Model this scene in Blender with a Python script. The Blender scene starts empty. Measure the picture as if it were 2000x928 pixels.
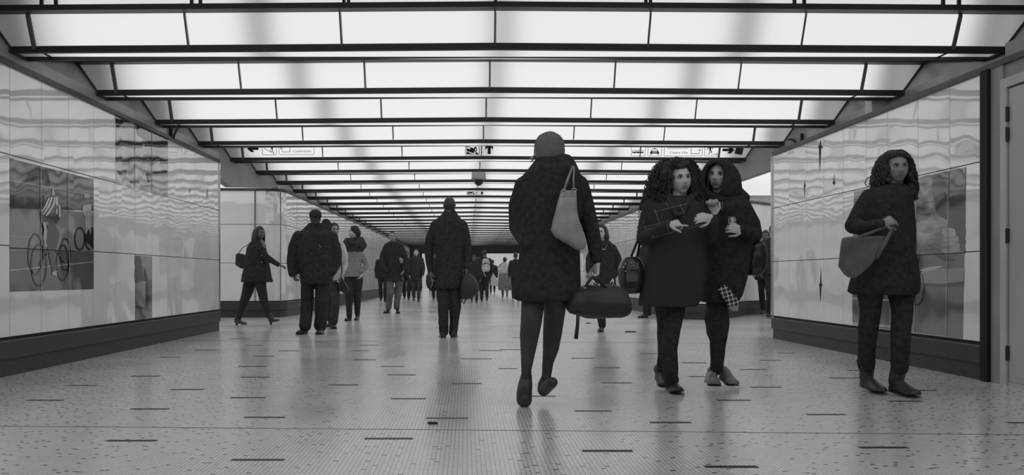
import bpy, math, random
import numpy as np
from mathutils import Vector, Matrix, noise as mnoise
random.seed(7)
PI = math.pi
F, VX, HZ, CH = 1600.0, 912.0, 541.0, 0.82      # focal length in px, vanishing point, eye height
SC = bpy.context.scene
COL = SC.collection
# ------------------------------------------------------------------ camera, world, exposure
cam = bpy.data.cameras.new('camera'); camo = bpy.data.objects.new('camera', cam); COL.objects.link(camo)
camo.location = (0, 0, CH); camo.rotation_euler = (PI/2, 0, 0)
cam.sensor_width = 36; cam.lens = F/2000*36
cam.shift_x = (1000-VX)/2000; cam.shift_y = (HZ-464)/2000
cam.clip_start = .05; cam.clip_end = 200
SC.camera = camo
w = bpy.data.worlds.new('world'); SC.world = w; w.use_nodes = True
w.node_tree.nodes['Background'].inputs[0].default_value = (.5, .5, .5, 1)
w.node_tree.nodes['Background'].inputs[1].default_value = .06
SC.view_settings.view_transform = 'Standard'; SC.view_settings.look = 'None'
SC.view_settings.gamma = 1; SC.view_settings.exposure = 0.0
try: SC.view_settings.use_curve_mapping = False
except Exception: pass
PANEL_E, SIDE_E, HALL_E = .75, .72, 1.0

# ------------------------------------------------------------------ materials
class NT:
    def __init__(s, name):
        s.m = bpy.data.materials.new(name); s.m.use_nodes = True
        s.t = s.m.node_tree; s.b = s.t.nodes['Principled BSDF']
    def n(s, ty, **k):
        nd = s.t.nodes.new(ty)
        for a, v in k.items(): setattr(nd, a, v)
        return nd
    def l(s, a, b): s.t.links.new(a, b)
    def math(s, op, a, b=None, c=None):
        nd = s.n('ShaderNodeMath', operation=op)
        for i, v in enumerate((a, b, c)):
            if v is None: continue
            if isinstance(v, (int, float)): nd.inputs[i].default_value = v
            else: s.l(v, nd.inputs[i])
        return nd.outputs[0]
def g(v): return (v, v, v, 1)
def mat(name, v, rough=.6, spec=.3, var=.15, scale=8, bump=0, bscale=40, metal=0, emit=0, coat=0):
    t = NT(name); b = t.b
    tc = t.n('ShaderNodeTexCoord')
    if var:
        nz = t.n('ShaderNodeTexNoise'); nz.inputs['Scale'].default_value = scale; nz.inputs['Detail'].default_value = 3
        t.l(tc.outputs['Object'], nz.inputs['Vector'])
        r = t.n('ShaderNodeValToRGB'); t.l(nz.outputs['Fac'], r.inputs[0])
        r.color_ramp.elements[0].position = .3; r.color_ramp.elements[1].position = .7
        r.color_ramp.elements[0].color = g(v*(1-var)); r.color_ramp.elements[1].color = g(v*(1+var))
        t.l(r.outputs[0], b.inputs['Base Color'])
    else: b.inputs['Base Color'].default_value = g(v)
    b.inputs['Roughness'].default_value = rough; b.inputs['Specular IOR Level'].default_value = spec
    b.inputs['Metallic'].default_value = metal; b.inputs['Coat Weight'].default_value = coat
    if bump:
        nz = t.n('ShaderNodeTexNoise'); nz.inputs['Scale'].default_value = bscale; nz.inputs['Detail'].default_value = 3
        t.l(tc.outputs['Object'], nz.inputs['Vector'])
        bp = t.n('ShaderNodeBump'); bp.inputs['Strength'].default_value = bump; bp.inputs['Distance'].default_value = .01
        t.l(nz.outputs['Fac'], bp.inputs['Height']); t.l(bp.outputs[0], b.inputs['Normal'])
    if emit:
        b.inputs['Emission Color'].default_value = g(1); b.inputs['Emission Strength'].default_value = emit
    return t.m

def enamel(name, v, lo=.93, wavy=1.0, rough=.04, spec=.5, smear=False, ior=2.4):
    """glossy enamelled steel panels, each slightly buckled"""
    t = NT(name); b = t.b
    geo = t.n('ShaderNodeNewGeometry'); sp = t.n('ShaderNodeSeparateXYZ'); t.l(geo.outputs['Position'], sp.inputs[0])
    rt = t.math('GREATER_THAN', sp.outputs[0], 0)
    yo = t.math('ADD', t.math('MULTIPLY', rt, -6.462), t.math('MULTIPLY', t.math('SUBTRACT', 1, rt), -6.809+.552*30))
    ws = t.math('SUBTRACT', .552, t.math('MULTIPLY', rt, .057))
    idx = t.math('FLOOR', t.math('DIVIDE', t.math('ADD', sp.outputs[1], yo), ws))
    cb = t.n('ShaderNodeCombineXYZ')
    t.l(t.math('MULTIPLY', sp.outputs[0], 1.0), cb.inputs[0]); t.l(sp.outputs[1], cb.inputs[1])
    t.l(t.math('ADD', sp.outputs[2], t.math('MULTIPLY', idx, 3.7)), cb.inputs[2])
    nz = t.n('ShaderNodeTexNoise'); nz.inputs['Scale'].default_value = 2.2; nz.inputs['Detail'].default_value = 1.5
    nz.inputs['Roughness'].default_value = .35
    t.l(cb.outputs[0], nz.inputs['Vector'])
    bp = t.n('ShaderNodeBump'); bp.inputs['Strength'].default_value = 1; bp.inputs['Distance'].default_value = .012*wavy
    t.l(nz.outputs['Fac'], bp.inputs['Height']); t.l(bp.outputs[0], b.inputs['Normal'])
    r = t.n('ShaderNodeValToRGB'); n2 = t.n('ShaderNodeTexNoise'); n2.inputs['Scale'].default_value = 3
    if smear:
        n2.inputs['Scale'].default_value = 5; n2.inputs['Detail'].default_value = 5
        mp = t.n('ShaderNodeMapping'); mp.inputs['Scale'].default_value = (1, .5, 2.2)
        t.l(geo.outputs['Position'], mp.inputs[0]); t.l(mp.outputs[0], n2.inputs['Vector'])
    else: t.l(geo.outputs['Position'], n2.inputs['Vector'])
    t.l(n2.outputs['Fac'], r.inputs[0])
    r.color_ramp.elements[0].position = .35; r.color_ramp.elements[1].position = .65
    r.color_ramp.elements[0].color = g(v*lo); r.color_ramp.elements[1].color = g(v)
    t.l(r.outputs[0], b.inputs['Base Color'])
    b.inputs['Roughness'].default_value = rough; b.inputs['Specular IOR Level'].default_value = spec; b.inputs['IOR'].default_value = ior
    return t.m

def floor_mat():
    t = NT('small_strip_tiles'); b = t.b
    geo = t.n('ShaderNodeNewGeometry'); sp = t.n('ShaderNodeSeparateXYZ'); t.l(geo.outputs['Position'], sp.inputs[0])
    u = t.math('DIVIDE', t.math('ADD', sp.outputs[0], 50), .0205)
    row = t.math('FLOOR', u); fu = t.math('FRACT', u)
    wn = t.n('ShaderNodeTexWhiteNoise', noise_dimensions='1D'); t.l(row, wn.inputs['W'])
    L = t.math('ADD', t.math('MULTIPLY', wn.outputs[0], .17), .10)
    v = t.math('DIVIDE', t.math('ADD', t.math('ADD', sp.outputs[1], 50), t.math('MULTIPLY', wn.outputs[0], 9.7)), L)
    cell = t.math('FLOOR', v); fv = t.math('FRACT', v)
    cb = t.n('ShaderNodeCombineXYZ'); t.l(row, cb.inputs[0]); t.l(cell, cb.inputs[1])
    w2 = t.n('ShaderNodeTexWhiteNoise', noise_dimensions='2D'); t.l(cb.outputs[0], w2.inputs['Vector'])
    sidew = t.math('MULTIPLY', t.math('ABSOLUTE', t.math('SUBTRACT', sp.outputs[0], .1)), .16)
    big = t.math('GREATER_THAN', t.math('ADD', w2.outputs[0], sidew), .93)
    wid = t.math('DIVIDE', t.math('ADD', .004, t.math('MULTIPLY', big, .011)), L)
    jv = t.math('LESS_THAN', fv, wid); ju = t.math('LESS_THAN', fu, .13)
    jv2 = t.math('LESS_THAN', t.math('ABSOLUTE', t.math('SUBTRACT', fv, .45)), t.math('DIVIDE', .0015, L))
    jv2 = t.math('MULTIPLY', jv2, t.math('GREATER_THAN', w2.outputs[0], .6))
    j = t.math('MAXIMUM', t.math('MAXIMUM', t.math('MULTIPLY', jv, t.math('ADD', .6, t.math('MULTIPLY', big, .3))), t.math('MULTIPLY', ju, .62)), t.math('MULTIPLY', jv2, .6))
    nz = t.n('ShaderNodeTexNoise'); nz.inputs['Scale'].default_value = .9; nz.inputs['Detail'].default_value = 6
    t.l(geo.outputs['Position'], nz.inputs['Vector'])
    tone = t.math('ADD', t.math('MULTIPLY', w2.outputs[0], .06), t.math('MULTIPLY', nz.outputs['Fac'], .13))
    tone = t.math('ADD', tone, FLOOR_V)
    val = t.math('MULTIPLY', tone, t.math('SUBTRACT', 1, j))
    c = t.n('ShaderNodeCombineColor')
    for i in range(3): t.l(val, c.inputs[i])
    t.l(c.outputs[0], b.inputs['Base Color'])
    t.l(t.math('ADD', .10, t.math('MULTIPLY', nz.outputs['Fac'], .22)), b.inputs['Roughness'])
    b.inputs['Specular IOR Level'].default_value = .5
    return t.m
FLOOR_V = .55

def panel_mat(name, e, end=False):
    """translucent panel over fluorescent tubes laid end to end along X: dimmer between tube ends"""
    t = NT(name); b = t.b
    geo = t.n('ShaderNodeNewGeometry'); sp = t.n('ShaderNodeSeparateXYZ'); t.l(geo.outputs['Position'], sp.inputs[0])
    x = sp.outputs[0]
    q = t.math('ABSOLUTE', t.math('SUBTRACT', t.math('FRACT', t.math('ADD', t.math('DIVIDE', t.math('SUBTRACT', x, .29), 2.01), .5)), .5))  # 0 at gaps
    dip = t.math('POWER', 2.718, t.math('MULTIPLY', t.math('POWER', t.math('DIVIDE', q, .075), 2), -1))
    centre = t.math('LESS_THAN', t.math('ABSOLUTE', t.math('SUBTRACT', x, .28)), .6)
    amp = t.math('SUBTRACT', .52, t.math('MULTIPLY', centre, .1))
    s1 = t.math('SUBTRACT', 1, t.math('MULTIPLY', dip, amp))
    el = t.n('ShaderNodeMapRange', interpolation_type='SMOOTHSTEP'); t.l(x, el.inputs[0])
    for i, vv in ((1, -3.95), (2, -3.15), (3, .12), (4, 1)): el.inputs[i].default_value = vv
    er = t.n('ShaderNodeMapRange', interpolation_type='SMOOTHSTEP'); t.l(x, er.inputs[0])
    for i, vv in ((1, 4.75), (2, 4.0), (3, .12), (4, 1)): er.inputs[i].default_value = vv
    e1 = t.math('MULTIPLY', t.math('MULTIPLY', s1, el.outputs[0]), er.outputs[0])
    t.l(t.math('MULTIPLY', e1, e), b.inputs['Emission Strength'])
    b.inputs['Emission Color'].default_value = g(1)
    b.inputs['Base Color'].default_value = g(.32); b.inputs['Roughness'].default_value = .7
    b.inputs['Specular IOR Level'].default_value = .15
    return t.m

M = {}
M['floor'] = floor_mat()
M['inlay'] = mat('black_floor_inlay', 0.03, .5, .3, 0)
M['joint'] = mat('floor_joint', 0.08, .7, .2, 0)
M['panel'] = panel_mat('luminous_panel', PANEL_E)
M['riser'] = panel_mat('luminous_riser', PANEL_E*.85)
M['bar'] = mat('black_steel', 0.035, .45, .25, .1)
M['divider'] = mat('grey_divider', 0.12, .6, .2, 0)
M['fascia'] = mat('grey_fascia', 0.36, .3, .5, .2, 2)
M['beam'] = mat('grey_bulkhead', 0.3, .6, .3, .06, 2)
M['enamel'] = enamel('white_enamel', .92, wavy=.5)
M['enamel_far'] = enamel('white_enamel_far', .88, wavy=.45)
M['seam'] = mat('panel_seam', .02, .6, .2, 0)
M['seam_soft'] = mat('thin_panel_seam', .16, .6, .2, 0)
M['plinth'] = mat('dark_granite', 0.055, .45, .3, .35, 60)
M['plinth_line'] = mat('pale_plinth_edge', .14, .5, .3, 0)
M['rail'] = mat('dark_top_rail', 0.06, .4, .4, .2)
M['door'] = mat('painted_door', 0.5, .45, .4, .12, 1.5)
M['frame'] = mat('painted_door_frame', 0.55, .5, .4, .12, 2)
M['doorwall'] = mat('dull_painted_wall', 0.32, .6, .3, .2, 1.2)
M['darkmetal'] = mat('dark_hinge_metal', .03, .4, .5, 0)
M['white'] = mat('white_plaster', .62, .6, .3, .05)
M['side_light'] = mat('corridor_light', .6, .6, .2, 0, emit=SIDE_E)
M['hall_light'] = mat('hall_light', .6, .6, .2, 0, emit=HALL_E)
M['ink'] = mat('black_vinyl', 0.02, .6, .2, 0)
M['ink_grey'] = mat('faded_grey_vinyl', .16, .6, .2, 0)
M['vinyl_white'] = mat('glowing_white_vinyl', .6, .6, .2, 0, emit=.45)  # emission stands in for the panel light coming through the vinyl
M['coat'] = mat('black_wool', 0.044, .95, .12, .3, 30, .5, 220)
M['coat2'] = mat('charcoal_wool', 0.055, .95, .12, .3, 25, .5, 200)
M['trouser'] = mat('black_cotton', 0.042, .9, .15, .3, 30)
M['jeans'] = mat('dark_denim', 0.065, .85, .2, .35, 14)
M['greytrouser'] = mat('grey_denim', 0.14, .85, .2, .3, 12)
M['tights'] = mat('sheer_black_tights', 0.06, .6, .35, .2, 10)
M['shoe'] = mat('black_leather', 0.045, .4, .5, .1)
M['skin'] = mat('skin', 0.62, .5, .35, .08, 20)
M['skin_mid'] = mat('skin_mid_tone', 0.3, .5, .35, .08, 20)  # skin set to a darker tone for some figures
M['skin_dark'] = mat('skin_dark_tone', .13, .5, .3, .08, 20)  # darkest skin tone, mostly for figures further down the passage
M['lip'] = mat('lips', 0.2, .45, .4, 0)
M['eyewhite'] = mat('eye_white', 0.38, .3, .5, 0)
M['iris'] = mat('dark_iris', 0.03, .2, .5, 0)
M['hair'] = mat('black_hair', 0.045, .55, .35, .4, 60, .4, 150)
M['hairbrown'] = mat('brown_hair', 0.09, .55, .4, .4, 60, .4, 150)
M['beanie'] = mat('grey_wool_knit', 0.2, .95, .1, .25, 120, .8, 240)
M['scarf'] = mat('dark_fluffy_wool', 0.065, .95, .1, .5, 60, .8, 200)
M['greycoat'] = mat('grey_wool_coat', 0.27, .9, .15, .2, 20, .4, 160)
M['palejacket'] = mat('pale_nylon', 0.55, .6, .3, .25, 10)
M['lightcloth'] = mat('pale_cloth', 0.6, .8, .2, .15, 10)
M['midcloth'] = mat('mid_grey_cloth', 0.2, .85, .2, .25, 12)
M['bagleather'] = mat('grey_soft_leather', 0.32, .42, .45, .18, 14, .3, 30)
M['totegrey'] = mat('dull_grey_leather', 0.13, .5, .4, .25, 8)
M['blackbag'] = mat('black_bag_fabric', 0.035, .5, .4, .2, 10, .3, 30)
M['patent'] = mat('black_patent_leather', 0.035, .18, .6, .1)
M['chrome'] = mat('bright_metal', .6, .2, .5, 0, metal=1)
M['plastic'] = mat('white_plastic_bag', .55, .45, .4, .1)
M['can'] = mat('can_metal', .35, .3, .5, .5, 60, metal=.7)
M['food'] = mat('pale_pastry', .45, .7, .3, .4, 60)
M['camgrey'] = mat('camera_housing_grey', 0.4, .5, .3, .05)
M['dome'] = mat('smoked_dome', .012, .08, .6, 0)
M['litter'] = mat('dark_litter', 0.06, .8, .2, 0)
M['sneaker'] = mat('grey_sneaker', .22, .6, .3, .1)
M['stripe'] = mat('white_stripe', .6, .6, .3, 0)
def plaid_mat(name, base, line, sc, w):
    t = NT(name); b = t.b
    tc = t.n('ShaderNodeTexCoord'); mp = t.n('ShaderNodeMapping'); mp.inputs['Rotation'].default_value = (0, .25, 0)
    t.l(tc.outputs['Object'], mp.inputs[0]); sp = t.n('ShaderNodeSeparateXYZ'); t.l(mp.outputs[0], sp.inputs[0])
    nz = t.n('ShaderNodeTexNoise'); nz.inputs['Scale'].default_value = 5; t.l(tc.outputs['Object'], nz.inputs['Vector'])
    gate = t.math('GREATER_THAN', nz.outputs['Fac'], .56 if 'coat' not in name and 'wool' in name else .35)
    a = t.math('LESS_THAN', t.math('FRACT', t.math('DIVIDE', sp.outputs[0], sc)), w)
    c = t.math('LESS_THAN', t.math('FRACT', t.math('DIVIDE', sp.outputs[2], sc)), w)
    if 'coat' in name or 'wool' in name: gate = t.math('MULTIPLY', gate, t.math('GREATER_THAN', sp.outputs[2], 1.10))
    j = t.math('MULTIPLY', t.math('ADD', t.math('MAXIMUM', a, c), t.math('MULTIPLY', a, c)), gate)
    val = t.math('ADD', base, t.math('MULTIPLY', j, line))
    cc = t.n('ShaderNodeCombineColor')
    for i in range(3): t.l(val, cc.inputs[i])
    t.l(cc.outputs[0], b.inputs['Base Color']); b.inputs['Roughness'].default_value = .9; b.inputs['Specular IOR Level'].default_value = .15
    return t.m
M['plaidcoat'] = plaid_mat('dark_plaid_wool', .048, .30, .085, .025)
M['plaidscarf'] = plaid_mat('plaid_scarf', .05, .45, .03, .25)

# ------------------------------------------------------------------ object helpers
def link(name, me, m=None, parent=None):
    o = bpy.data.objects.new(name, me); COL.objects.link(o)
    if m is not None:
        for k in (m if isinstance(m, (list, tuple)) else [m]): me.materials.append(M[k] if isinstance(k, str) else k)
    if parent is not None: o.parent = parent
    return o
def tag(o, label=None, cat=None, group=None, kind=None):
    if label: o['label'] = label
    if cat: o['category'] = cat
    if group: o['group'] = group
    if kind: o['kind'] = kind
    return o
def thing(name, label, cat, loc, group=None):
    o = bpy.data.objects.new(name, None); COL.objects.link(o); o.location = loc; o.empty_display_size = .1
    return tag(o, label, cat, group)
class MB:
    """mesh buffer"""
    def __init__(s, off=(0, 0, 0)): s.v = []; s.f = []; s.mi = []; s.cur = 0; s.off = Vector(off)
    def add(s, vs, fs, mi=None):
        b = len(s.v); o = s.off
        s.v += [(p[0]-o[0], p[1]-o[1], p[2]-o[2]) for p in vs]
        s.f += [tuple(b+i for i in f) for f in fs]; s.mi += [s.cur if mi is None else mi]*len(fs)
        return s
    def box(s, x0, x1, y0, y1, z0, z1, mi=None):
        vs = [(x, y, z) for x in (x0, x1) for y in (y0, y1) for z in (z0, z1)]
        return s.add(vs, [(0,1,3,2),(4,6,7,5),(0,4,5,1),(2,3,7,6),(0,2,6,4),(1,5,7,3)], mi)
    def hexa(s, a, b, mi=None):
        """a, b: two quads (4 points) making a closed box"""
        return s.add(list(a)+list(b), [(3,2,1,0),(4,5,6,7),(0,1,5,4),(1,2,6,5),(2,3,7,6),(3,0,4,7)], mi)
    def quad(s, a, b, c, d, mi=None): return s.add([a, b, c, d], [(0,1,2,3)], mi)
    def prism(s, pts, ext, mi=None):
        """polygon (3D points) extruded by vector ext"""
        n = len(pts); e = Vector(ext); A = [Vector(p) for p in pts]
        return s.add(A+[p+e for p in A], [tuple(range(n))[::-1], tuple(range(n, 2*n))]+[(i, (i+1) % n, n+(i+1) % n, n+i) for i in range(n)], mi)
    def rings(s, R, mi=None, cap=True):
        n = len(R[0]); vs = [p for r in R for p in r]; fs = []
        for i in range(len(R)-1):
            for j in range(n):
                k = (j+1) % n; fs.append((i*n+j, i*n+k, (i+1)*n+k, (i+1)*n+j))
        if cap: fs += [tuple(range(n))[::-1], tuple((len(R)-1)*n+j for j in range(n))]
        return s.add(vs, fs, mi)
    def tube(s, pts, rad, n=10, mi=None, flat=1.0, up=(0, 0, 1)):
        P = [Vector(p) for p in pts]; R = []
        if not hasattr(rad, '__len__'): rad = [rad]*len(P)
        prev = None
        for i, p in enumerate(P):
            d = (P[min(i+1, len(P)-1)]-P[max(i-1, 0)]).normalized()
            if prev is None:
                a = Vector(up) if abs(d.dot(Vector(up))) < .95 else Vector((0, 1, 0)) if abs(d.y) < .9 else Vector((1, 0, 0))
                x = d.cross(a).normalized()
            else: x = (prev-d*prev.dot(d)).normalized()
            prev = x; y = d.cross(x)
            R.append([p+(x*math.cos(2*PI*j/n)+y*math.sin(2*PI*j/n)*flat)*rad[i] for j in range(n)])
        return s.rings(R, mi)
    def ball(s, c, r, n=12, mi=None, rot=None):
        if not hasattr(r, '__len__'): r = (r, r, r)
        c = Vector(c); vs = []; fs = []; m_ = n//2+1
        vs.append((0, 0, 1))
        for i in range(1, m_):
            t_ = PI*i/m_
            for j in range(n): vs.append((math.sin(t_)*math.cos(2*PI*j/n), math.sin(t_)*math.sin(2*PI*j/n), math.cos(t_)))
        vs.append((0, 0, -1)); L = len(vs)-1
        for j in range(n): fs.append((0, 1+j, 1+(j+1) % n)); fs.append((L, L-n+(j+1) % n, L-n+j))
        for i in range(m_-2):
            for j in range(n):
                a = 1+i*n+j; b_ = 1+i*n+(j+1) % n; fs.append((a, a+n, b_+n, b_))
        out = []
        for v in vs:
            q = Vector((v[0]*r[0], v[1]*r[1], v[2]*r[2]))
            if rot is not None: q = rot @ q
            out.append(c+q)
        return s.add(out, fs, mi)
    def chain(s, pts, rad, n=12, mi=None):
        """limb: balls at the joints and cones between"""
        P = [Vector(p) for p in pts]
        if not hasattr(rad, '__len__'): rad = [rad]*len(P)
        for i in range(len(P)):
            s.ball(P[i], rad[i], n, mi)
            if i:
                a, b = P[i-1], P[i]; d = b-a
                if d.length < 1e-5: continue
                d.normalize(); u = d.cross(Vector((0, 0, 1)) if abs(d.z) < .9 else Vector((1, 0, 0))).normalized(); v = d.cross(u)
                s.rings([[p+(u*math.cos(2*PI*j/n)+v*math.sin(2*PI*j/n))*r for j in range(n)] for p, r in ((a, rad[i-1]), (b, rad[i]))], mi)
        return s
    def mesh(s, name, smooth=False):
        me = bpy.data.meshes.new(name); me.from_pydata([tuple(p) for p in s.v], [], s.f)
        if any(s.mi): me.polygons.foreach_set('material_index', s.mi)
        if smooth: me.polygons.foreach_set('use_smooth', [True]*len(s.f))
        me.update(); return me
    def obj(s, name, m, parent=None, smooth=False): return link(name, s.mesh(name, smooth), m, parent)
DG = None
def remesh(mb, name, vox, m, parent, it=4, wr=0, wsc=9, seed=0, fac=.6):
    """fuse the closed pieces of mb into one continuous skin, smooth it, crease it a little"""
    me = mb.mesh(name); o = link(name, me, m, parent)
    r = o.modifiers.new('r', 'REMESH'); r.mode = 'VOXEL'; r.voxel_size = vox; r.use_smooth_shade = True
    if it: s_ = o.modifiers.new('s', 'SMOOTH'); s_.factor = fac; s_.iterations = it
    dg = bpy.context.evaluated_depsgraph_get(); dg.update()
    nm = bpy.data.meshes.new_from_object(o.evaluated_get(dg), preserve_all_data_layers=False, depsgraph=dg)
    o.modifiers.clear(); o.data = nm; nm.name = name
    bpy.data.meshes.remove(me)
    if not nm.materials:
        for k in (m if isinstance(m, (list, tuple)) else [m]): nm.materials.append(M[k])
    nm.polygons.foreach_set('use_smooth', [True]*len(nm.polygons))
    if wr:
        n = len(nm.vertices); co = np.empty(n*3); nm.vertices.foreach_get('co', co); co = co.reshape(-1, 3)
        no = np.empty(n*3); nm.vertices.foreach_get('normal', no); no = no.reshape(-1, 3)
        rs = np.random.RandomState(seed+3); h = np.zeros(n)
        for q in range(7):                              # folds: warped sine creases
            d = rs.normal(size=3)*np.array([1, 1, 1.5]); d /= np.linalg.norm(d)
            f = wsc*(.7+rs.rand()*1.3); e = rs.normal(size=3)
            h += np.sin(co@d*f*2+1.6*np.sin(co@e*f*.6+rs.rand()*6)+rs.rand()*6)/7
        co += no*(h*wr)[:, None]; nm.vertices.foreach_set('co', co.ravel()); nm.update()
    return o
def at(px, py, d): return Vector(((px-VX)*d/F, d, CH-(py-HZ)*d/F))
def onX(px, py, X):
    d = X*F/(px-VX); return Vector((X, d, CH-(py-HZ)*d/F))
# ================================================================== THE PASSAGE
XL, XR, WL, WR = -3.8, 4.1, -3.8, 4.48
P, T0 = 1.587, 4.3
NROW = 26
def ylow(k): return (T0+k)*P
def yhigh(k): return ylow(k)-.13
ZL, ZH = CH+1.884, CH+2.165
FLARE = .16
XC = .24
def gab(x): return .010-.03*abs(x-XC)/4.1
# floor with its dark inlaid strips
mb = MB()
mb.quad((-14, -7, 0), (16, -7, 0), (16, 66, 0), (-14, 66, 0), 0)
def floorq(x0, x1, y, h, mi=1):
    d = CH*F/(y-HZ); a = (x0-VX)*d/F; b = (x1-VX)*d/F; q = h*.5*d*d/(CH*F)
    mb.box(a, b, d-q, d+q, -.004, .0012, mi)
for x0, x1, y, h in [(452,555,898.5,3.2),(210,307,861,3),(712,806,857,3),(1137,1235,881,3.6),(1376,1480,912,4.2),(1678,1773,874.5,3.4),
    (477,557,815.5,2.2),(832,914,817,2.2),(1122,1195,803,2),(1269,1350,825.5,2.4),(255,330,799,1.9),(450,518,777,1.9),(764,832,779,1.9),
    (1400,1465,782,1.8),(1576,1652,810,2),(54,124,782,1.9),(335,398,761,1.7),(130,188,753,1.4),(470,527,737,1.6),(640,700,752,1.7),
    (256,312,735,1.5),(466,520,716,1.5),(312,352,698,1.2),(495,535,696,1.2),(690,735,703,1.3),(757,812,732.5,1.5),(743,790,716,1.3),
    (882,941,749.5,1.5),(1116,1160,700,1.2),(1160,1211,718.5,1.4),(1176,1234,748,1.5),(975,1022,683,1.1),(1040,1085,774,1.7),
    (1332,1380,709,1.3),(1345,1378,736,1.4),(1466,1526,756.5,1.6),(1447,1498,722,1.3),(1483,1527,704,1.2),(1620,1680,738.5,1.4),
    (1655,1677,723.5,1.2),(1735,1800,784,1.7),(1780,1830,763,1.5),(1966,2010,826,2),(702,738,674.5,1),(685,722,685.5,1),(545,585,685.5,1),
    (900,960,701,1.1),(935,980,685,1),(973,1010,720,1.2),(448,488,662,.9),(478,514,675,.9),(380,422,684,1),(1250,1298,691,1),(1520,1552,690,1),
    (850,880,640,.8),(1000,1030,660,.9),(615,640,668,.8)]:
    floorq(x0, x1, y, h)
for (xa, ya), (xb, yb), hw in (((-300, 830), (2300, 852), .004), ((200, 664), (1700, 672), .008)):
    a = at(xa, ya, CH*F/(ya-HZ)); b = at(xb, yb, CH*F/(yb-HZ))
    mb.hexa([(a.x, a.y-hw, -.003), (b.x, b.y-hw, -.003), (b.x, b.y-hw, .001), (a.x, a.y-hw, .001)],
            [(a.x, a.y+hw, -.003), (b.x, b.y+hw, -.003), (b.x, b.y+hw, .001), (a.x, a.y+hw, .001)], 2)
tag(mb.obj('floor', ['floor', 'inlay', 'joint']), 'pale floor of narrow strip tiles with scattered dark inlaid dashes', kind='structure')

# ---- luminous sawtooth ceiling
xs = [WL]+[XC-.002+1.272*n for n in range(-3, 4)]+[WR]
ORD = ['first', 'second', 'third', 'fourth', 'fifth', 'sixth', 'seventh', 'eighth', 'ninth', 'tenth', 'eleventh', 'twelfth', 'thirteenth',
       'fourteenth', 'fifteenth', 'sixteenth', 'seventeenth', 'eighteenth', 'nineteenth', 'twentieth', 'twenty-first', 'twenty-second',
       'twenty-third', 'twenty-fourth', 'twenty-fifth', 'twenty-sixth', 'twenty-seventh']
def xbar(mb, y0, y1, z0, z1, mi=None, xa=WL, xb=WR):
    for a, b in ((xa, XC), (XC, xb)):
        A = [(a, y0, z0+gab(a)), (a, y1, z0+gab(a)), (a, y1, z1+gab(a)), (a, y0, z1+gab(a))]
        B = [(b, y0, z0+gab(b)), (b, y1, z0+gab(b)), (b, y1, z1+gab(b)), (b, y0, z1+gab(b))]
        mb.hexa(A, B, mi)
def slab(mb, a, b, p, q, th, mi=None):
    """thin slab between x=a..b whose section runs from p=(y,z) to q=(y,z)"""
    def X_(x, z):                                     # the ends flare outward with the fascia
        e = FLARE*max(0, z-ZL-.03)/(ZH-ZL)
        return x-e if x < WL+.05 else x+e if x > WR-.05 else x
    def R(x): return [(X_(x, p[1]), p[0], p[1]+gab(x)), (X_(x, q[1]), q[0], q[1]+gab(x)), (X_(x, q[1]), q[0], q[1]+gab(x)+th), (X_(x, p[1]), p[0], p[1]+gab(x)+th)]
    mb.hexa(R(a), R(b), mi)
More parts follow.
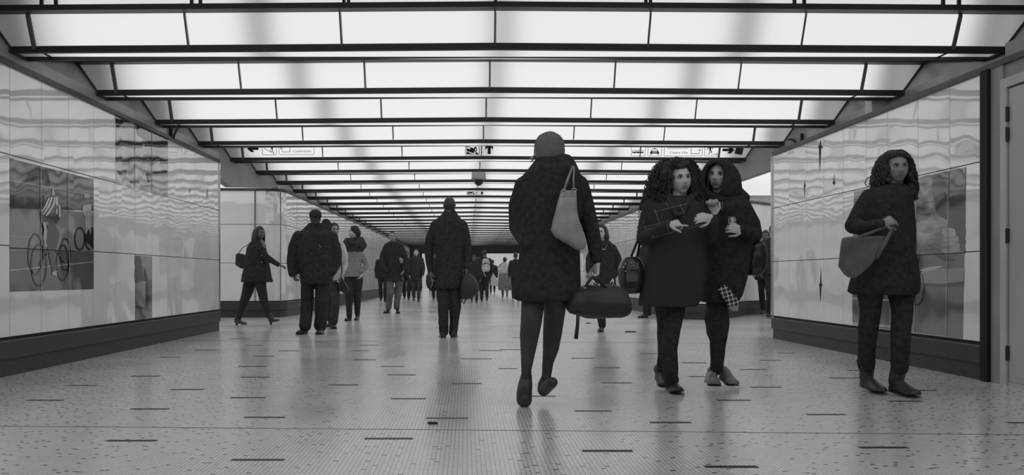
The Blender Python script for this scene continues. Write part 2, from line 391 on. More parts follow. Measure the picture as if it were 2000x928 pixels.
for k in range(-6, NROW+1):
    yh, yl, yn = yhigh(k), ylow(k), yhigh(k+1)
    ph, pl = (yh+.004, ZH+.012), (yl-.024, ZL+.052)
    vis = 0 <= k
    for i in range(8) if vis else ():
        c = ((xs[i]+xs[i+1])/2, (yh+yl)/2, ZL+.1)
        root = thing('luminous_panel', 'backlit white ceiling panel, %s from the left in the %s row from the viewer' % (ORD[i], ORD[k]), 'ceiling light', c, 'backlit panels of the sawtooth ceiling')
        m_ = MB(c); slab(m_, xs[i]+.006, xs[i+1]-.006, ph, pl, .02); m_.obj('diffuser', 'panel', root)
        hw = .007 if i not in (0, 6) else .016
        m_ = MB(c)
        if i < 7: slab(m_, xs[i+1]-2*hw, xs[i+1]-.001, ph, pl, -.03); m_.obj('edge_strip', 'divider', root)
        for j, xe in ((0, WL), (7, WR)):
            if i == j:
                s_ = 1 if xe < 0 else -1; m_ = MB(c); slab(m_, xe+s_*.002, xe+s_*.028, ph, pl, -.06); m_.obj('edge_strip', 'bar', root)
    tr = MB()
    if not vis: slab(tr, WL, WR, ph, pl, .02, 0)
    slab(tr, WL, WR, (yl+.03, ZL+.03), (yl+.22, ZL+.03), .02, 0)
    if k != -1: slab(tr, WL, WR, (yl+.262, ZL+.03), (yn-.105, ZH+.03), .02, 1)
    else:                                            # the bay nearest the viewer opens up higher
        slab(tr, WL, WR, (yl+.262, ZL+.03), (yl+.60, ZH+.35), .02, 1)
        slab(tr, WL, WR, (yl+.60, ZH+.35), (yn+.05, ZH+.35), .02, 1)
        slab(tr, WL, WR, (yn+.04, ZH+.35), (yn+.042, ZH+.03), .02, 1)
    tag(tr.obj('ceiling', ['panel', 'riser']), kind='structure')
    for y0, y1, z0, z1, e_ in ((yl-.02, yl+.025, ZL, ZL+.05, 0), (yl+.225, yl+.26, ZL-.002, ZL+.045, 0), (yn-.10, yn, ZH, ZH+.045, FLARE)):
        fr = MB(); xbar(fr, y0, y1, z0, z1, None, WL-e_, WR+e_); tag(fr.obj('ceiling_rail', 'bar'), kind='structure')
    fr = MB()
    for xe in (WL, WR):
        s_ = 1 if xe < 0 else -1
        slab(fr, xe+s_*.002, xe+s_*.03, (yl, ZL+.01), (yl+.25, ZL+.01), -.012)
        slab(fr, xe+s_*.002, xe+s_*.03, (yl+.25, ZL+.02), (yn-.08 if k != -1 else yl+.5, ZH+.02), -.02)
    for i in range(1, 8): slab(fr, xs[i]-.012, xs[i]+.012, (yl+.025, ZL+.028), (yl+.225, ZL+.028), -.006)
    tag(fr.obj('ceiling_end_strips', 'bar'), kind='structure')
    if k == -1:
        fr = MB()
        for px in (82, 110, 375, 392, 672, 681, 968, 1261, 1270, 1551, 1570, 1841, 1872):
            X = (px-VX)*6.68/F; fr.box(X-.013, X+.013, yn-.03, yn-.01, ZH+.04, ZH+.34)
        tag(fr.obj('ceiling_ribs', 'bar'), kind='structure')
# roof slab over the trays
mb = MB(); mb.box(-14, 16, -8, 66, 3.2, 3.3)
tag(mb.obj('ceiling', 'beam'), kind='structure')

# ---- walls
YE = ylow(NROW)+1.3                                   # end of the passage
YLE, YRE = 12.56, 10.97                               # where the near walls stop
def panel_wall(name, X, s, y0, y1, zs, seams, m, off, label, th=.16, base=.30):
    """s: direction of the room (+1 room at larger X). enamel face with real joints between panels, dark plinth below, rail on top"""
    mb = MB()
    xb = X-s*th
    mb.box(min(X-s*.006, xb), max(X-s*.006, xb), y0, y1, 0, zs[-1], 1)
    ys = [y0]+[q for q in seams if y0 < q < y1]+[y1]
    for a, b in zip(ys[:-1], ys[1:]):
        for c, d in zip(zs[:-1], zs[1:]):
            mb.box(min(X, X-s*.012), max(X, X-s*.012), a+.003, b-.003, c+.004, d-.004, 0)
    o = mb.obj(name, [m, 'seam']); tag(o, label, kind='structure')
    return o
def plinth(name, X, s, y0, y1, z, label):
    mb = MB(); q = X+s*.035; r = X+s*.012
    mb.box(min(X-s*.1, r), max(X-s*.1, r), y0, y1, 0, z*.45, 0)
    mb.box(min(X-s*.1, q), max(X-s*.1, q), y0, y1-.0, z*.45, z-.03, 0)
    mb.box(min(X-s*.1, q+s*.004), max(X-s*.1, q+s*.004), y0, y1, z-.032, z-.024, 1)
    mb.box(min(X-s*.1, X-s*.004), max(X-s*.1, X-s*.004), y0, y1, z-.024, z+.0, 2)
    return tag(mb.obj(name, ['plinth', 'plinth_line', 'seam']), label, kind='structure')
def rail(name, X, s, y0, y1, z, label, h=.045):
    mb = MB(); mb.box(min(X-s*.1, X+s*.03), max(X-s*.1, X+s*.03), y0, y1, z-h, z, 0)
    return tag(mb.obj(name, 'rail'), label, kind='structure')
def seam_d(px, X): return X*F/(px-VX)
sl = [seam_d(p, XL) for p in (19, 81, 134, 183, 225.5, 264, 297, 328, 355, 381, 404)]
st = .552
sl = [sl[0]-st*i for i in range(1, 22)][::-1]+sl
panel_wall('wall_left', XL, 1, -6.5, YLE, [.32, 1.08, 1.837, 2.575], sl, 'enamel', 0, 'glossy white panelled wall on the left with printed murals')
plinth('baseboard_left', XL, 1, -6.5, YLE-.03, .32, 'dark plinth under the left panelled wall')
rail('trim_1', XL, 1, -6.5, YLE-.05, 2.612, 'dark rail along the top of the left wall')
mb = MB(); mb.box(XL-.12, XL+.014, YLE-.02, YLE+.02, .33, 2.57); tag(mb.obj('trim_2', 'chrome'), 'metal edge at the end of the left wall', kind='structure')
sr = [seam_d(p, XR) for p in (1926, 1855, 1793, 1733, 1692, 1647, 1609, 1576, 1541)]
panel_wall('wall_right', XR, -1, YRE, 6.50, [.30, 1.025, 1.74, 2.44], [], 'enamel', 0, 'x') if False else None
sr = sorted([q for q in sr])
panel_wall('wall_right', XR, -1, 6.47, YRE, [.30, 1.025, 1.74, 2.44], sr[1:], 'enamel', 0, 'glossy white panelled wall on the right with a street mural')
plinth('baseboard_right', XR, -1, 6.47, YRE-.03, .30, 'dark plinth under the right panelled wall')
rail('trim_3', XR, -1, 5.4, YRE-.05, 2.482, 'dark rail along the top of the right wall')
mb = MB(); mb.box(XR-.014, XR+.12, YRE-.0, YRE+.05, .31, 2.43); tag(mb.obj('trim_4', 'chrome'), 'metal edge at the end of the right wall', kind='structure')
# dark end post and painted wall with the door, on the right
mb = MB(); mb.box(XR-.05, XR+.2, 6.38, 6.47, 0, 2.44); tag(mb.obj('trim_5', 'seam'), 'black post at the near end of the right panelled wall', kind='structure')
mb = MB(); mb.box(XR-.02, XR+.2, 6.24, 6.39, .0, 2.5); mb.box(XR-.0, XR+.2, 5.0, 6.24, 2.30, 2.6); mb.box(XR+.02, XR+.2, -6.5, 5.0, 0, 2.6)
tag(mb.obj('wall_door_side', 'doorwall'), 'dull painted wall around the door at the right edge', kind='structure')
dr = thing('door_1', 'pale painted double-hinged metal door at the far right edge', 'door', (XR, 5.7, 0)); dr['kind'] = 'structure'
o_ = (XR, 5.7, 0)
mb = MB(o_); mb.box(XR-.04, XR+.1, 6.17, 6.24, .0, 2.32); mb.box(XR-.04, XR+.1, 5.0, 6.17, 2.25, 2.32); mb.obj('door_frame', 'frame', dr)
mb = MB(o_); mb.box(XR-.025, XR+.03, 5.02, 6.155, .03, 2.235); mb.obj('door_leaf', 'door', dr)
mb = MB(o_); mb.box(XR-.03, XR+.03, 5.02, 6.155, .0, .028); mb.obj('threshold', 'frame', dr)
for y in (222, 262, 460, 690):
    z = CH-(y-HZ)*6.15/F
    mb = MB(o_); mb.tube([(XR-.040, 6.163, z-.055), (XR-.040, 6.163, z+.055)], .009, 10); mb.box(XR-.042, XR-.02, 6.150, 6.176, z-.05, z+.05)
    mb.obj('hinge', 'darkmetal', dr)
# fascias up to the ceiling
def fascia(name, X, s, prof, label):
    """prof: list of (y, z_low)"""
    mb = MB()
    Z1 = ZL+.02; Z2 = 3.2; X2 = X-s*(.012+FLARE*(Z2-ZL-.03)/(ZH-ZL))
    for (a, za), (b, zb) in zip(prof[:-1], prof[1:]):
        mi = 0 if b <= (YLE if s > 0 else YRE)+.01 or a > 15 else 1
        S = lambda y, z: [(X, y, z), (X-s*.12, y, z), (X-s*.12, y, Z1), (X, y, Z1)]
        mb.hexa(S(a, za), S(b, zb), mi)
        T = lambda y: [(X, y, Z1), (X-s*.12, y, Z1), (X2-s*.12, y, Z2), (X2, y, Z2)]
        mb.hexa(T(a), T(b), mi)
    return tag(mb.obj(name, ['fascia', 'beam']), label, kind='structure')
zl_ = CH+(HZ-345)*12.56/F
fascia('trim_6', WL, 1, [(-6.5, 2.6), (YLE-.6, 2.6), (YLE-.01, 2.6), (YLE, zl_-.02), (13.3, CH+1.455), (16.45, CH+1.784), (YE, 2.58)], 'grey fascia between the left wall and the ceiling')
fascia('trim_7', WR, -1, [(-6.5, 2.4), (YRE-.01, 2.4), (YRE, CH+.355*4.48), (13.6, CH+.355*4.48), (16.8, CH+1.70), (YE, 2.45)], 'grey fascia between the right wall and the ceiling')

# ---- walls beyond the side openings
def curved_wall(name, path, z0s, m, label, top, seamd=None, sgn=1):
    """path: list of (x, y) plan points; enamel panels, plinth, rail following it"""
    mb = MB(); P2 = [Vector((a, b, 0)) for a, b in path]
    def strip(za, zb, off, th, mi):
        inn = []; out = []
        for i, p in enumerate(P2):
            d = (P2[min(i+1, len(P2)-1)]-P2[max(i-1, 0)]).normalized(); nrm = Vector((-d.y, d.x, 0))*sgn
            inn.append(p+nrm*off); out.append(p-nrm*th)
        for i in range(len(P2)-1):
            a, b, c, d = inn[i], inn[i+1], out[i+1], out[i]
            mb.hexa([(q.x, q.y, za) for q in (a, b, c, d)], [(q.x, q.y, zb) for q in (a, b, c, d)], mi)
    for i in range(len(z0s)-1): strip(z0s[i]+.005, z0s[i+1]-.005, 0, .05, 0)
    strip(0, z0s[-1], -.01, .12, 1)
    o = mb.obj(name, [m, 'seam']); tag(o, label, kind='structure')
    zb = z0s[0]
    mb = MB(); strip(0, zb*.45, .012, .1, 0); strip(zb*.45, zb-.03, .035, .1, 0); strip(zb-.03, zb-.022, .04, .1, 1); strip(zb-.022, zb, .0, .1, 2)
    tag(mb.obj('baseboard_'+name[5:], ['plinth', 'plinth_line', 'seam']), 'dark plinth under the '+label, kind='structure')
    mb = MB(); strip(z0s[-1]-.0, top, .03, .1, 0); tag(mb.obj('trim_'+('8' if sgn > 0 else '9'), 'rail'), 'dark top rail of the '+label, kind='structure')
def arc(cx, cy, r, a0, a1, n=8): return [(cx+r*math.cos(math.radians(a0+(a1-a0)*i/n)), cy+r*math.sin(math.radians(a0+(a1-a0)*i/n))) for i in range(n+1)]
pl_ = [(-9, 16.45), (-6, 16.5)]+arc(-4.15, 16.95, .43, -90, 0)+[(-3.70, 17.6), (-3.66, 22), (-3.55, 30), (-3.45, YE)]
curved_wall('wall_far_left', pl_, [.33, 1.10, 1.88, 2.56], 'enamel_far', 'curved white panelled wall beyond the left opening', 2.61, sgn=-1)
# vertical joints on the frontal face
mb = MB()
for px in (498, 548):
    X = (px-VX)*16.5/F; mb.box(X-.004, X+.004, 16.47, 16.53, .33, 2.56)
for i in range(22):
    y = 17.8+i*1.1; X = (-3.70+(y-17.6)*.04/4.4) if y < 22 else (-3.66+(y-22)*.11/8) if y < 30 else -3.55+(y-30)*.1/(YE-30)
    mb.box(X-.03, X+.0015, y-.003, y+.003, .33, 2.56)
tag(mb.obj('trim_10', 'seam_soft'), 'joints between the panels of the far left wall', kind='structure')
pr_ = [(9.0, 20.4), (6.0, 17.6)]+arc(4.62, 16.15, .5, -52, -180, 8)+[(4.11, 17.5), (4.1, 25), (4.1, YE)]
curved_wall('wall_far_right', pr_, [.30, 1.025, 1.74, 2.42], 'enamel_far', 'curved white panelled wall beyond the right opening', 2.47, sgn=1)
mb = MB()
for i in range(22):
    y = 17.8+i*1.1; X = 4.11-(.01*(y-17.5)/7.5 if y < 25 else .01); mb.box(X-.0015, X+.03, y-.003, y+.003, .3, 2.42)
tag(mb.obj('trim_11', 'seam_soft'), 'joints between the panels of the far right wall', kind='structure')
# white walls and lit ceilings of the side corridors
mb = MB()
mb.box(-9.2, -9.0, 10, 17, 0, 3.2); mb.box(-9.2, -3.96, 10.2, 10.35, 0, 3.2)
tag(mb.obj('wall_side_corridor_left', 'white'), 'white side corridor wall behind the left opening', kind='structure')
mb = MB()
mb.box(9.6, 9.8, 8.8, 24, 0, 3.2); mb.box(4.3, 9.8, 8.7, 8.85, 0, 3.2); mb.box(4.62, 9.8, 20.6, 20.8, 0, 3.2)
tag(mb.obj('wall_side_corridor_right', 'white'), 'white side corridor wall behind the right opening', kind='structure')
for n_, x0, x1, y0, y1, wd in (('l', -8.9, -3.95, 10.5, 20.5, 'left'), ('r', 4.62, 9.5, 9, 20.5, 'right')):
    mb = MB(); mb.box(x0, x1, y0, y1, 2.86, 2.9)
    o = mb.obj('ceiling_light', 'side_light'); tag(o, 'plain lit white ceiling glimpsed through the %s side opening' % wd, 'ceiling light')
mb = MB(); d_ = 15.6
mb.box((1450-VX)*16.6/F, (1483-VX)*16.6/F, 16.55, 16.6, CH+(HZ-367)*16.6/F, CH+(HZ-365)*16.6/F)
# ---- far end: lintel and the bright hall beyond
mb = MB(); mb.box(-4.2, 4.6, YE, YE+.4, CH+1.42, 3.2); tag(mb.obj('wall_end_lintel', 'seam'), 'black lintel closing the far end of the passage', kind='structure')
mb = MB(); mb.box((770-VX)*YE/F, (824-VX)*YE/F, YE+.02, YE+.3, 0, CH+1.42); tag(mb.obj('wall_end_dark_left', 'seam'), 'dark wall added at the left of the far end', kind='structure')  # dark wall put in to hide part of the bright hall
mb = MB(); mb.box((838-VX)*YE/F, (950-VX)*YE/F, YE+.02, YE+.3, 0, CH+1.42); tag(mb.obj('wall_end_dark', 'seam'), 'dark wall closing the middle of the far end', kind='structure')
mb = MB(); mb.box(-5, 5.2, YE+8, YE+8.2, 0, 3.2); mb.box(-5.2, -5, YE, YE+8, 0, 3.2); mb.box(5.2, 5.4, YE, YE+8, 0, 3.2)
tag(mb.obj('wall_end', 'white'), 'pale wall of the bright hall beyond the passage', kind='structure')
mb = MB(); mb.box(-4.8, 5, YE+.6, YE+7.8, 2.7, 2.74); tag(mb.obj('ceiling_light', 'hall_light'), 'lit ceiling of the bright hall beyond the black lintel', 'ceiling light')

# ---- brackets above the walls, dome camera, litter
for X, px, s_, wd in ((WL, 331, 1, 'left'), (WR, 1569, -1, 'right')):
    d = abs(X)*F/abs(px-VX)
    root = thing('cable_bracket', 'curved black bracket rising from the top rail of the %s wall' % wd, 'bracket', (X, d, 2.6))
    zb = 2.50 if s_ < 0 else 2.6
    mb = MB((X, d, 2.6)); mb.box(X+s_*.0, X+s_*.04, d-.015, d+.015, zb, 2.73); mb.obj('upright', 'bar', root)
    pts = [(X+s_*.03, d+.05+.38*t_**1.0, zb+.22*(1-(1-t_)**2.2)) for t_ in [i/8 for i in range(9)]]
    mb = MB((X, d, 2.6)); mb.tube(pts, .016, 8); mb.obj('curved_tube', 'bar', root, True)
cd = 14.72
cx = (935-VX)*cd/F; zt = CH+(HZ-338)*cd/F+.01
root = thing('dome_camera', 'grey ceiling dome camera with smoked glass hanging below the black bars', 'security camera', (cx, cd, zt))
def lathe(mb, c, prof, n=32, mi=None):
    mb.rings([[(c[0]+r*math.cos(2*PI*j/n), c[1]+r*math.sin(2*PI*j/n), c[2]+z) for j in range(n)] for r, z in prof], mi); return mb
lathe(MB(root.location), (cx, cd, zt), [(.118, 0), (.122, -.01), (.132, -.11), (.132, -.125), (.10, -.135)]).obj('housing', 'camgrey', root, True)
lathe(MB(root.location), (cx, cd, zt-.13), [(.088, 0)]+[(.088*math.cos(a*PI/20), -.11*math.sin(a*PI/20)) for a in range(1, 10)]).obj('dome', 'dome', root, True)
for px, py, s_, wd in ((1231, 649, 1, 'larger scrap of dark litter beyond the right foot of the duffel carrier'), (1149, 632, .55, 'smaller scrap of dark litter near the woman in dark coat'), (845, 829, .35, 'dark smear of litter on the foreground tiles left of centre')):
    d = CH*F/(py-HZ); c = at(px, py, d); mb = MB(c)
    for i in range(5): mb.ball((c.x+(i-2)*.03*s_, c.y+random.uniform(-.02, .02)*s_, .008), (.03*s_, .03*s_, .009), 8, rot=Matrix.Rotation(random.uniform(-.2, .2), 3, 'Y'))
    o = remesh(mb, 'litter_scrap', .006, 'litter', None, 1); o.location = c; o.data['x'] = 1; tag(o, wd, 'litter')

# ---- signs on the luminous panels
def sign_pt(k):
    p = Vector((0, yhigh(k)+.004, ZH+.012)); q = Vector((0, ylow(k)-.024, ZL+.052)); sl_ = (q-p).normalized(); nrm = Vector((0, -sl_.z, sl_.y)); 
    if nrm.z > 0: nrm = -nrm
    p = p+nrm*.006
    def f(px, py, lift=0):
        r = Vector(((px-VX)/F, 1, -(py-HZ)/F)); o = Vector((0, 0, CH)); X = (px-VX)*13/F
        b = p+Vector((0, 0, gab(X)))+nrm*lift
        t_ = (b-o).dot(nrm)/r.dot(nrm); return o+r*t_
    return f, nrm
def poly(name, root, f, nrm, polys, m, lift=0, lab=None):
    mb = MB(root.location)
    for pts in polys: mb.prism([f(x, y, lift) for x, y in pts], -nrm*.0015)
    o = mb.obj(name, m, root)
    if lab: o['label'] = lab
    return o
def rrect(x0, y0, x1, y1, r, w, sk=0, open_top=False):
    """outline of a rounded box as quads"""
    pts = []
    for cx_, cy_, a0 in ((x1-r, y1-r, 0), (x0+r, y1-r, 90), (x0+r, y0+r, 180), (x1-r, y0+r, 270)):
        for i in range(5):
            a = math.radians(a0+i*22.5); pts.append((cx_+r*math.cos(a), cy_+r*math.sin(a), math.cos(a), math.sin(a)))
    out = []
    for i in range(len(pts)):
        a, b = pts[i], pts[(i+1) % len(pts)]; q = lambda p, e: (p[0]-p[2]*e+sk*(p[1]-y1), p[1]-p[3]*e)
        out.append([q(a, 0), q(b, 0), q(b, w), q(a, w)])
    return out
def line(a, b, w):
    d = Vector((b[0]-a[0], b[1]-a[1])); d.normalize(); n_ = Vector((-d.y, d.x))*w/2
    return [(a[0]-n_.x, a[1]-n_.y), (b[0]-n_.x, b[1]-n_.y), (b[0]+n_.x, b[1]+n_.y), (a[0]+n_.x, a[1]+n_.y)]
def circ(cx_, cy_, rx, ry, n=12): return [(cx_+rx*math.cos(2*PI*i/n), cy_+ry*math.sin(2*PI*i/n)) for i in range(n)]
def text(root, f, nrm, s, px0, px1, py_base, hpx, m='ink_grey'):
    """lettering laid flat on the panel between px0 and px1"""
    cu = bpy.data.curves.new('lettering', 'FONT'); cu.body = s; cu.size = 1
    to = bpy.data.objects.new('lettering', cu); COL.objects.link(to)
    dg = bpy.context.evaluated_depsgraph_get(); dg.update()
    me = bpy.data.meshes.new_from_object(to.evaluated_get(dg)); bpy.data.objects.remove(to)
    x = [v.co.x for v in me.vertices]; w_ = max(x)-min(x); x0 = min(x)
    for v in me.vertices:
        p = f(px0+(v.co.x-x0)/w_*(px1-px0), py_base-v.co.y*hpx, .001); v.co = p-root.location
    o = link('lettering', me, m, root); return o
f4, n4 = sign_pt(4)
r1 = thing('direction_sign', 'exit sign with left arrow and escalator figure reading Cantersteen', 'sign', f4(545, 300))
poly('arrow', r1, f4, n4, [[(482.5, 290.5), (492, 281), (500, 281), (493.5, 287.6), (505, 287.6), (505, 293), (493, 293), (497, 297), (490, 297)]], 'ink')
poly('pictogram_frame', r1, f4, n4, rrect(512.5, 276, 540.5, 303, 2.5, .8, .04), 'ink')
fig = [circ(531, 282, 1.6, 1.6), line((527, 288), (532, 284), 1.2), line((532, 284), (536, 288), 1.2), [(529.5, 284.5), (533.5, 284.5), (533, 291), (530, 291)],
       line((530, 289), (528.5, 294), 1.1), line((528.5, 294), (531, 298), 1.1), line((532.5, 290), (532.5, 296), 1.3), line((532.5, 296), (535, 300), 1.1)]
for i in range(5): fig += [line((515+i*2.7, 290+i*1.5), (517.7+i*2.7, 290+i*1.5), .8), line((517.7+i*2.7, 290+i*1.5), (517.7+i*2.7, 291.5+i*1.5), .8)]
fig.append(line((533, 300), (536.5, 300), .9))
poly('pictogram', r1, f4, n4, fig, 'ink')
poly('text_frame', r1, f4, n4, rrect(545, 276, 614, 302.5, 2.5, .7, .04), 'ink')
poly('route_mark', r1, f4, n4, [line((551, 297), (566.5, 297), .9), line((566.5, 297.3), (566.2, 280), .9), line((551.2, 297), (551, 294), .8), line((548, 290), (553, 290), .8), line((547.8, 290), (550.5, 287.8), .9), line((547.8, 290), (550.5, 292.2), .9)], 'ink')
text(r1, f4, n4, 'Cantersteen', 572, 608, 297.6, 7.5)
text(r1, f4, n4, 'Kantersteen', 572, 608, 286.6, 7.5)
r2 = thing('direction_sign', 'sign with train pictogram and upward arrow at the ceiling centre, nearer of two', 'sign', f4(935, 298))
def train(f_, n_, r, s_, cx_, cy_, full=True):
    q = lambda pts: [(cx_+(x-922)*s_, cy_+(y-302)*s_) for x, y in pts]
    poly('pictogram_frame', r, f_, n_, [q(p_) for p_ in rrect(908.5, 278, 936.5, 303, 2.5, 1.2)], 'ink')
    poly('pictogram', r, f_, n_, [q([(911, 285.5), (914, 286), (927, 290), (925.5, 297), (928, 300.5), (911, 295)]), q([(911, 296), (911, 301), (925, 301)]),
        q([(926, 288), (930, 286), (932.5, 293), (930, 297), (926, 296)]), q([(929, 297), (933, 298.5), (935, 301), (931, 301.5), (927.5, 299.5)])], 'ink')
    poly('pictogram_highlights', r, f_, n_, [q([(912, 287), (918.5, 288.6), (918.5, 291.6), (912, 290)]), q([(927.5, 291), (930, 290), (930.8, 293.5), (928.4, 294.3)])], 'vinyl_white', .002)
train(f4, n4, r2, 1, 922, 302)
poly('arrow', r2, f4, n4, [[(955.6, 278), (963, 286.5), (963, 292.5), (958.6, 288.5), (958.6, 301), (952.4, 301), (952.4, 288.5), (948, 292.5), (948, 286.5)]], 'ink')
f8, n8 = sign_pt(8)
r3 = thing('direction_sign', 'small distant train and arrow sign partly hidden behind the dome camera row', 'sign', f8(925, 378))
train(f8, n8, r3, .62, 919.5, 380)
poly('arrow', r3, f8, n8, [[(939.5, 366), (943.3, 366), (943.3, 380), (939.5, 380)]], 'ink')
r4 = thing('direction_sign', 'tram, taxi and exit sign reading Stadscentrum and Centre Ville with right arrow', 'sign', f4(1345, 298))
for x0, x1 in ((1232.3, 1260), (1264.5, 1292), (1296.5, 1371.5), (1375.5, 1404)):
    poly('pictogram_frame' if x1-x0 < 50 else 'text_frame', r4, f4, n4, rrect(x0, 277, x1, 305.2, 2.5, .7, -.05), 'ink')
tram = []
for i in range(3): tram += [rrect(1235+i*7.5, 294, 1242+i*7.5, 298.6, .8, .8)[j] for j in range(20)]
tram += [[(1235, 296.7), (1257, 296.7), (1257, 298.8), (1235, 298.8)], circ(1239.5, 299.4, .9, .9), circ(1246.5, 299.4, .9, .9), circ(1253.5, 299.4, .9, .9), line((1237, 286.5), (1257, 286.5), 1.6), line((1251, 286.5), (1249, 294), .6), line((1246, 293.8), (1246, 299), .9)]
poly('tram_pictogram', r4, f4, n4, tram, 'ink')
taxi = [[(1270, 297), (1271.5, 295), (1285.5, 295), (1287, 297), (1287.4, 300), (1269.8, 300)], line((1272, 295), (1274.5, 291), .9), line((1274.5, 291), (1282.5, 291), .9), line((1282.5, 291), (1285, 295), .9), [(1277, 289.4), (1280.6, 289.4), (1280.6, 290.8), (1277, 290.8)], [(1271, 300), (1273, 300), (1273, 302.5), (1271, 302.5)], [(1284.6, 300), (1286.6, 300), (1286.6, 302.5), (1284.6, 302.5)], [(1268, 285.8), (1289, 285.8), (1289, 287.2), (1268, 287.2)]]
poly('taxi_pictogram', r4, f4, n4, taxi, 'ink')
poly('taxi_windscreen', r4, f4, n4, [[(1274.5, 296.6), (1283, 296.6), (1284, 297.6), (1273.6, 297.6)]], 'vinyl_white', .002)
text(r4, f4, n4, 'Stadscentrum', 1303, 1344, 290.8, 7.2)
text(r4, f4, n4, 'Centre Ville', 1309, 1343, 300.4, 7.2)
poly('route_mark', r4, f4, n4, [line((1349.5, 300.4), (1366, 300.4), .9), line((1349.7, 300.4), (1350, 280), .9), line((1366, 300.4), (1366.3, 297.5), .8), line((1363, 293.2), (1368.3, 293.2), .8), line((1368.6, 293.2), (1366.2, 291), .9), line((1368.6, 293.2), (1366.2, 295.4), .9), line((1366.5, 283), (1366.5, 289), .6)], 'ink')
poly('pictogram', r4, f4, n4, [circ(1388, 283.8, 1.6, 1.6), [(1385.5, 287), (1389.5, 287), (1388.5, 294), (1385.5, 294)], line((1386, 287.6), (1380.5, 292.5), 1.3), line((1389, 287.6), (1393, 291), 1.3), line((1386, 293.5), (1387, 298), 1.5), line((1387, 298), (1383.5, 301.5), 1.3), line((1388, 293.5), (1390, 296), 1.5), line((1390, 296), (1390, 300.5), 1.3), [(1390.5, 302), (1402, 300.2), (1402, 302)]], 'ink')
poly('arrow', r4, f4, n4, [[(1411, 290.5), (1424, 290.5), (1420.5, 286), (1427, 286), (1434.5, 293), (1427, 300), (1420, 300), (1424, 295.5), (1411, 295.5)]], 'ink')
poly('dark_patch', r4, f4, n4, [[(1438, 287.5), (1452.5, 289.5), (1449, 303), (1434.5, 300)]], 'coat2')

# ---- murals printed on the wall panels
M['mural_mid'] = enamel('mural_mid_grey', .30, .8, 1, .07)
M['mural_dark'] = enamel('mural_dark', .045, .5, 1, .07)
M['mural_road'] = enamel('mural_road', .15, .8, 1, .09)
M['mural_light'] = enamel('mural_light', .55, .7, 1, .07)
M['mural_smear'] = enamel('mural_blurred_street', .45, .15, 1, .07, smear=True)
M['mural_black'] = enamel('mural_black', .03, .6, 1, .09)
M['mural_white'] = enamel('mural_white', .8, .9, 1, .09)
def rough(pts, amp=2.2, seg=3.5, seed=1):
    rs = random.Random(seed); out = []
    for i in range(len(pts)):
        a, b = Vector(pts[i]).to_2d() if False else Vector((pts[i][0], pts[i][1])), Vector((pts[(i+1) % len(pts)][0], pts[(i+1) % len(pts)][1]))
        n = max(1, int((b-a).length/seg))
        for j in range(n):
            p = a.lerp(b, j/n)
            if j: p = p+Vector((rs.uniform(-amp, amp), rs.uniform(-amp, amp)*.5))
            out.append((p.x, p.y))
    return out
def wall_poly(name, root, X, s, polys, m, lift=.0, lab=None):
    if name in ('dark_trees', 'dark_shapes', 'light_shapes'): polys = [rough(pp, .9, 3, 5) for pp in polys]
    if name in ('pavement', 'second_rider', 'road_markings', 'rider_stripes', 'panel_joint', 'street_light_patches', 'dark_trees', 'light_shapes') and len(polys) > 1:
        for q_ in polys: wall_poly({'rider_stripes': 'rider_stripe', 'road_markings': 'road_marking', 'dark_trees': 'dark_tree', 'light_shapes': 'light_shape'}.get(name, name), root, X, s, [q_], m, lift, lab)
        return
    mb = MB(root.location)
    for i_, pts in enumerate(polys): mb.prism([onX(x, y, X+s*(.002+lift+i_*.0003*(len(polys) < 12))) for x, y in pts], (-s*.0015, 0, 0))
    o = mb.obj(name, m, root)
    if lab: o['label'] = lab
    return o
def ring(cx_, cy_, rx, ry, w, n=28, a0=0, a1=360):
    out = []
    for i in range(n):
        a, b = math.radians(a0+(a1-a0)*i/n), math.radians(a0+(a1-a0)*(i+1)/n)
        out.append([(cx_+rx*math.cos(a), cy_+ry*math.sin(a)), (cx_+rx*math.cos(b), cy_+ry*math.sin(b)), (cx_+(rx-w)*math.cos(b), cy_+(ry-w*1.3)*math.sin(b)), (cx_+(rx-w)*math.cos(a), cy_+(ry-w*1.3)*math.sin(a))])
    return out
def LY(x, y):                      # picture crop (0,290)-(220,590) at 3.093x
    return (x/3.093, 290+y/3.093)
def L(*p): return [LY(x, y) for x, y in p]
r = thing('mural_poster', 'mural photograph of a racing cyclist printed on the left wall', 'mural', onX(101, 440, XL))
wall_poly('picture_ground', r, XL, 1, [L((60, 360), (566, 385), (566, 630), (60, 605))], 'mural_mid')
wall_poly('picture_shade', r, XL, 1, [L((60, 60), (566, 188), (566, 378), (60, 362))], 'mural_dark')
wall_poly('picture_road', r, XL, 1, [L((60, 605), (566, 634), (566, 850), (60, 866))], 'mural_road', .0)
wall_poly('road_markings', r, XL, 1, [L((60, 733), (566, 682), (566, 688), (60, 741)), L((60, 612), (170, 610), (170, 614), (60, 617)), L((60, 530), (200, 533), (200, 536), (60, 533)), L((60, 190), (566, 283), (566, 287), (60, 194))], 'mural_light', .002)
def RG(cx_, cy_, rx, ry, w, **k): return [[LY(*p) for p in q] for q in ring(cx_, cy_, rx, ry, w, **k)]
bk = RG(237, 705, 50, 130, 8)+RG(215, 640, 46, 128, 7)+RG(380, 690, 38, 112, 8)+RG(395, 640, 34, 100, 6)
bk += [[LY(*p) for p in line((237, 705), (330, 560), 8)], [LY(*p) for p in line((260, 480), (255, 720), 8)], [LY(*p) for p in line((300, 560), (385, 690), 8)], [LY(*p) for p in line((245, 385), (262, 500), 10)]]
wall_poly('bicycle', r, XL, 1, bk, 'mural_black', .004)
wall_poly('rider_shorts', r, XL, 1, [L((290, 460), (330, 455), (360, 510), (350, 570), (330, 640), (345, 740), (320, 750), (295, 640), (280, 560))], 'mural_black', .005)
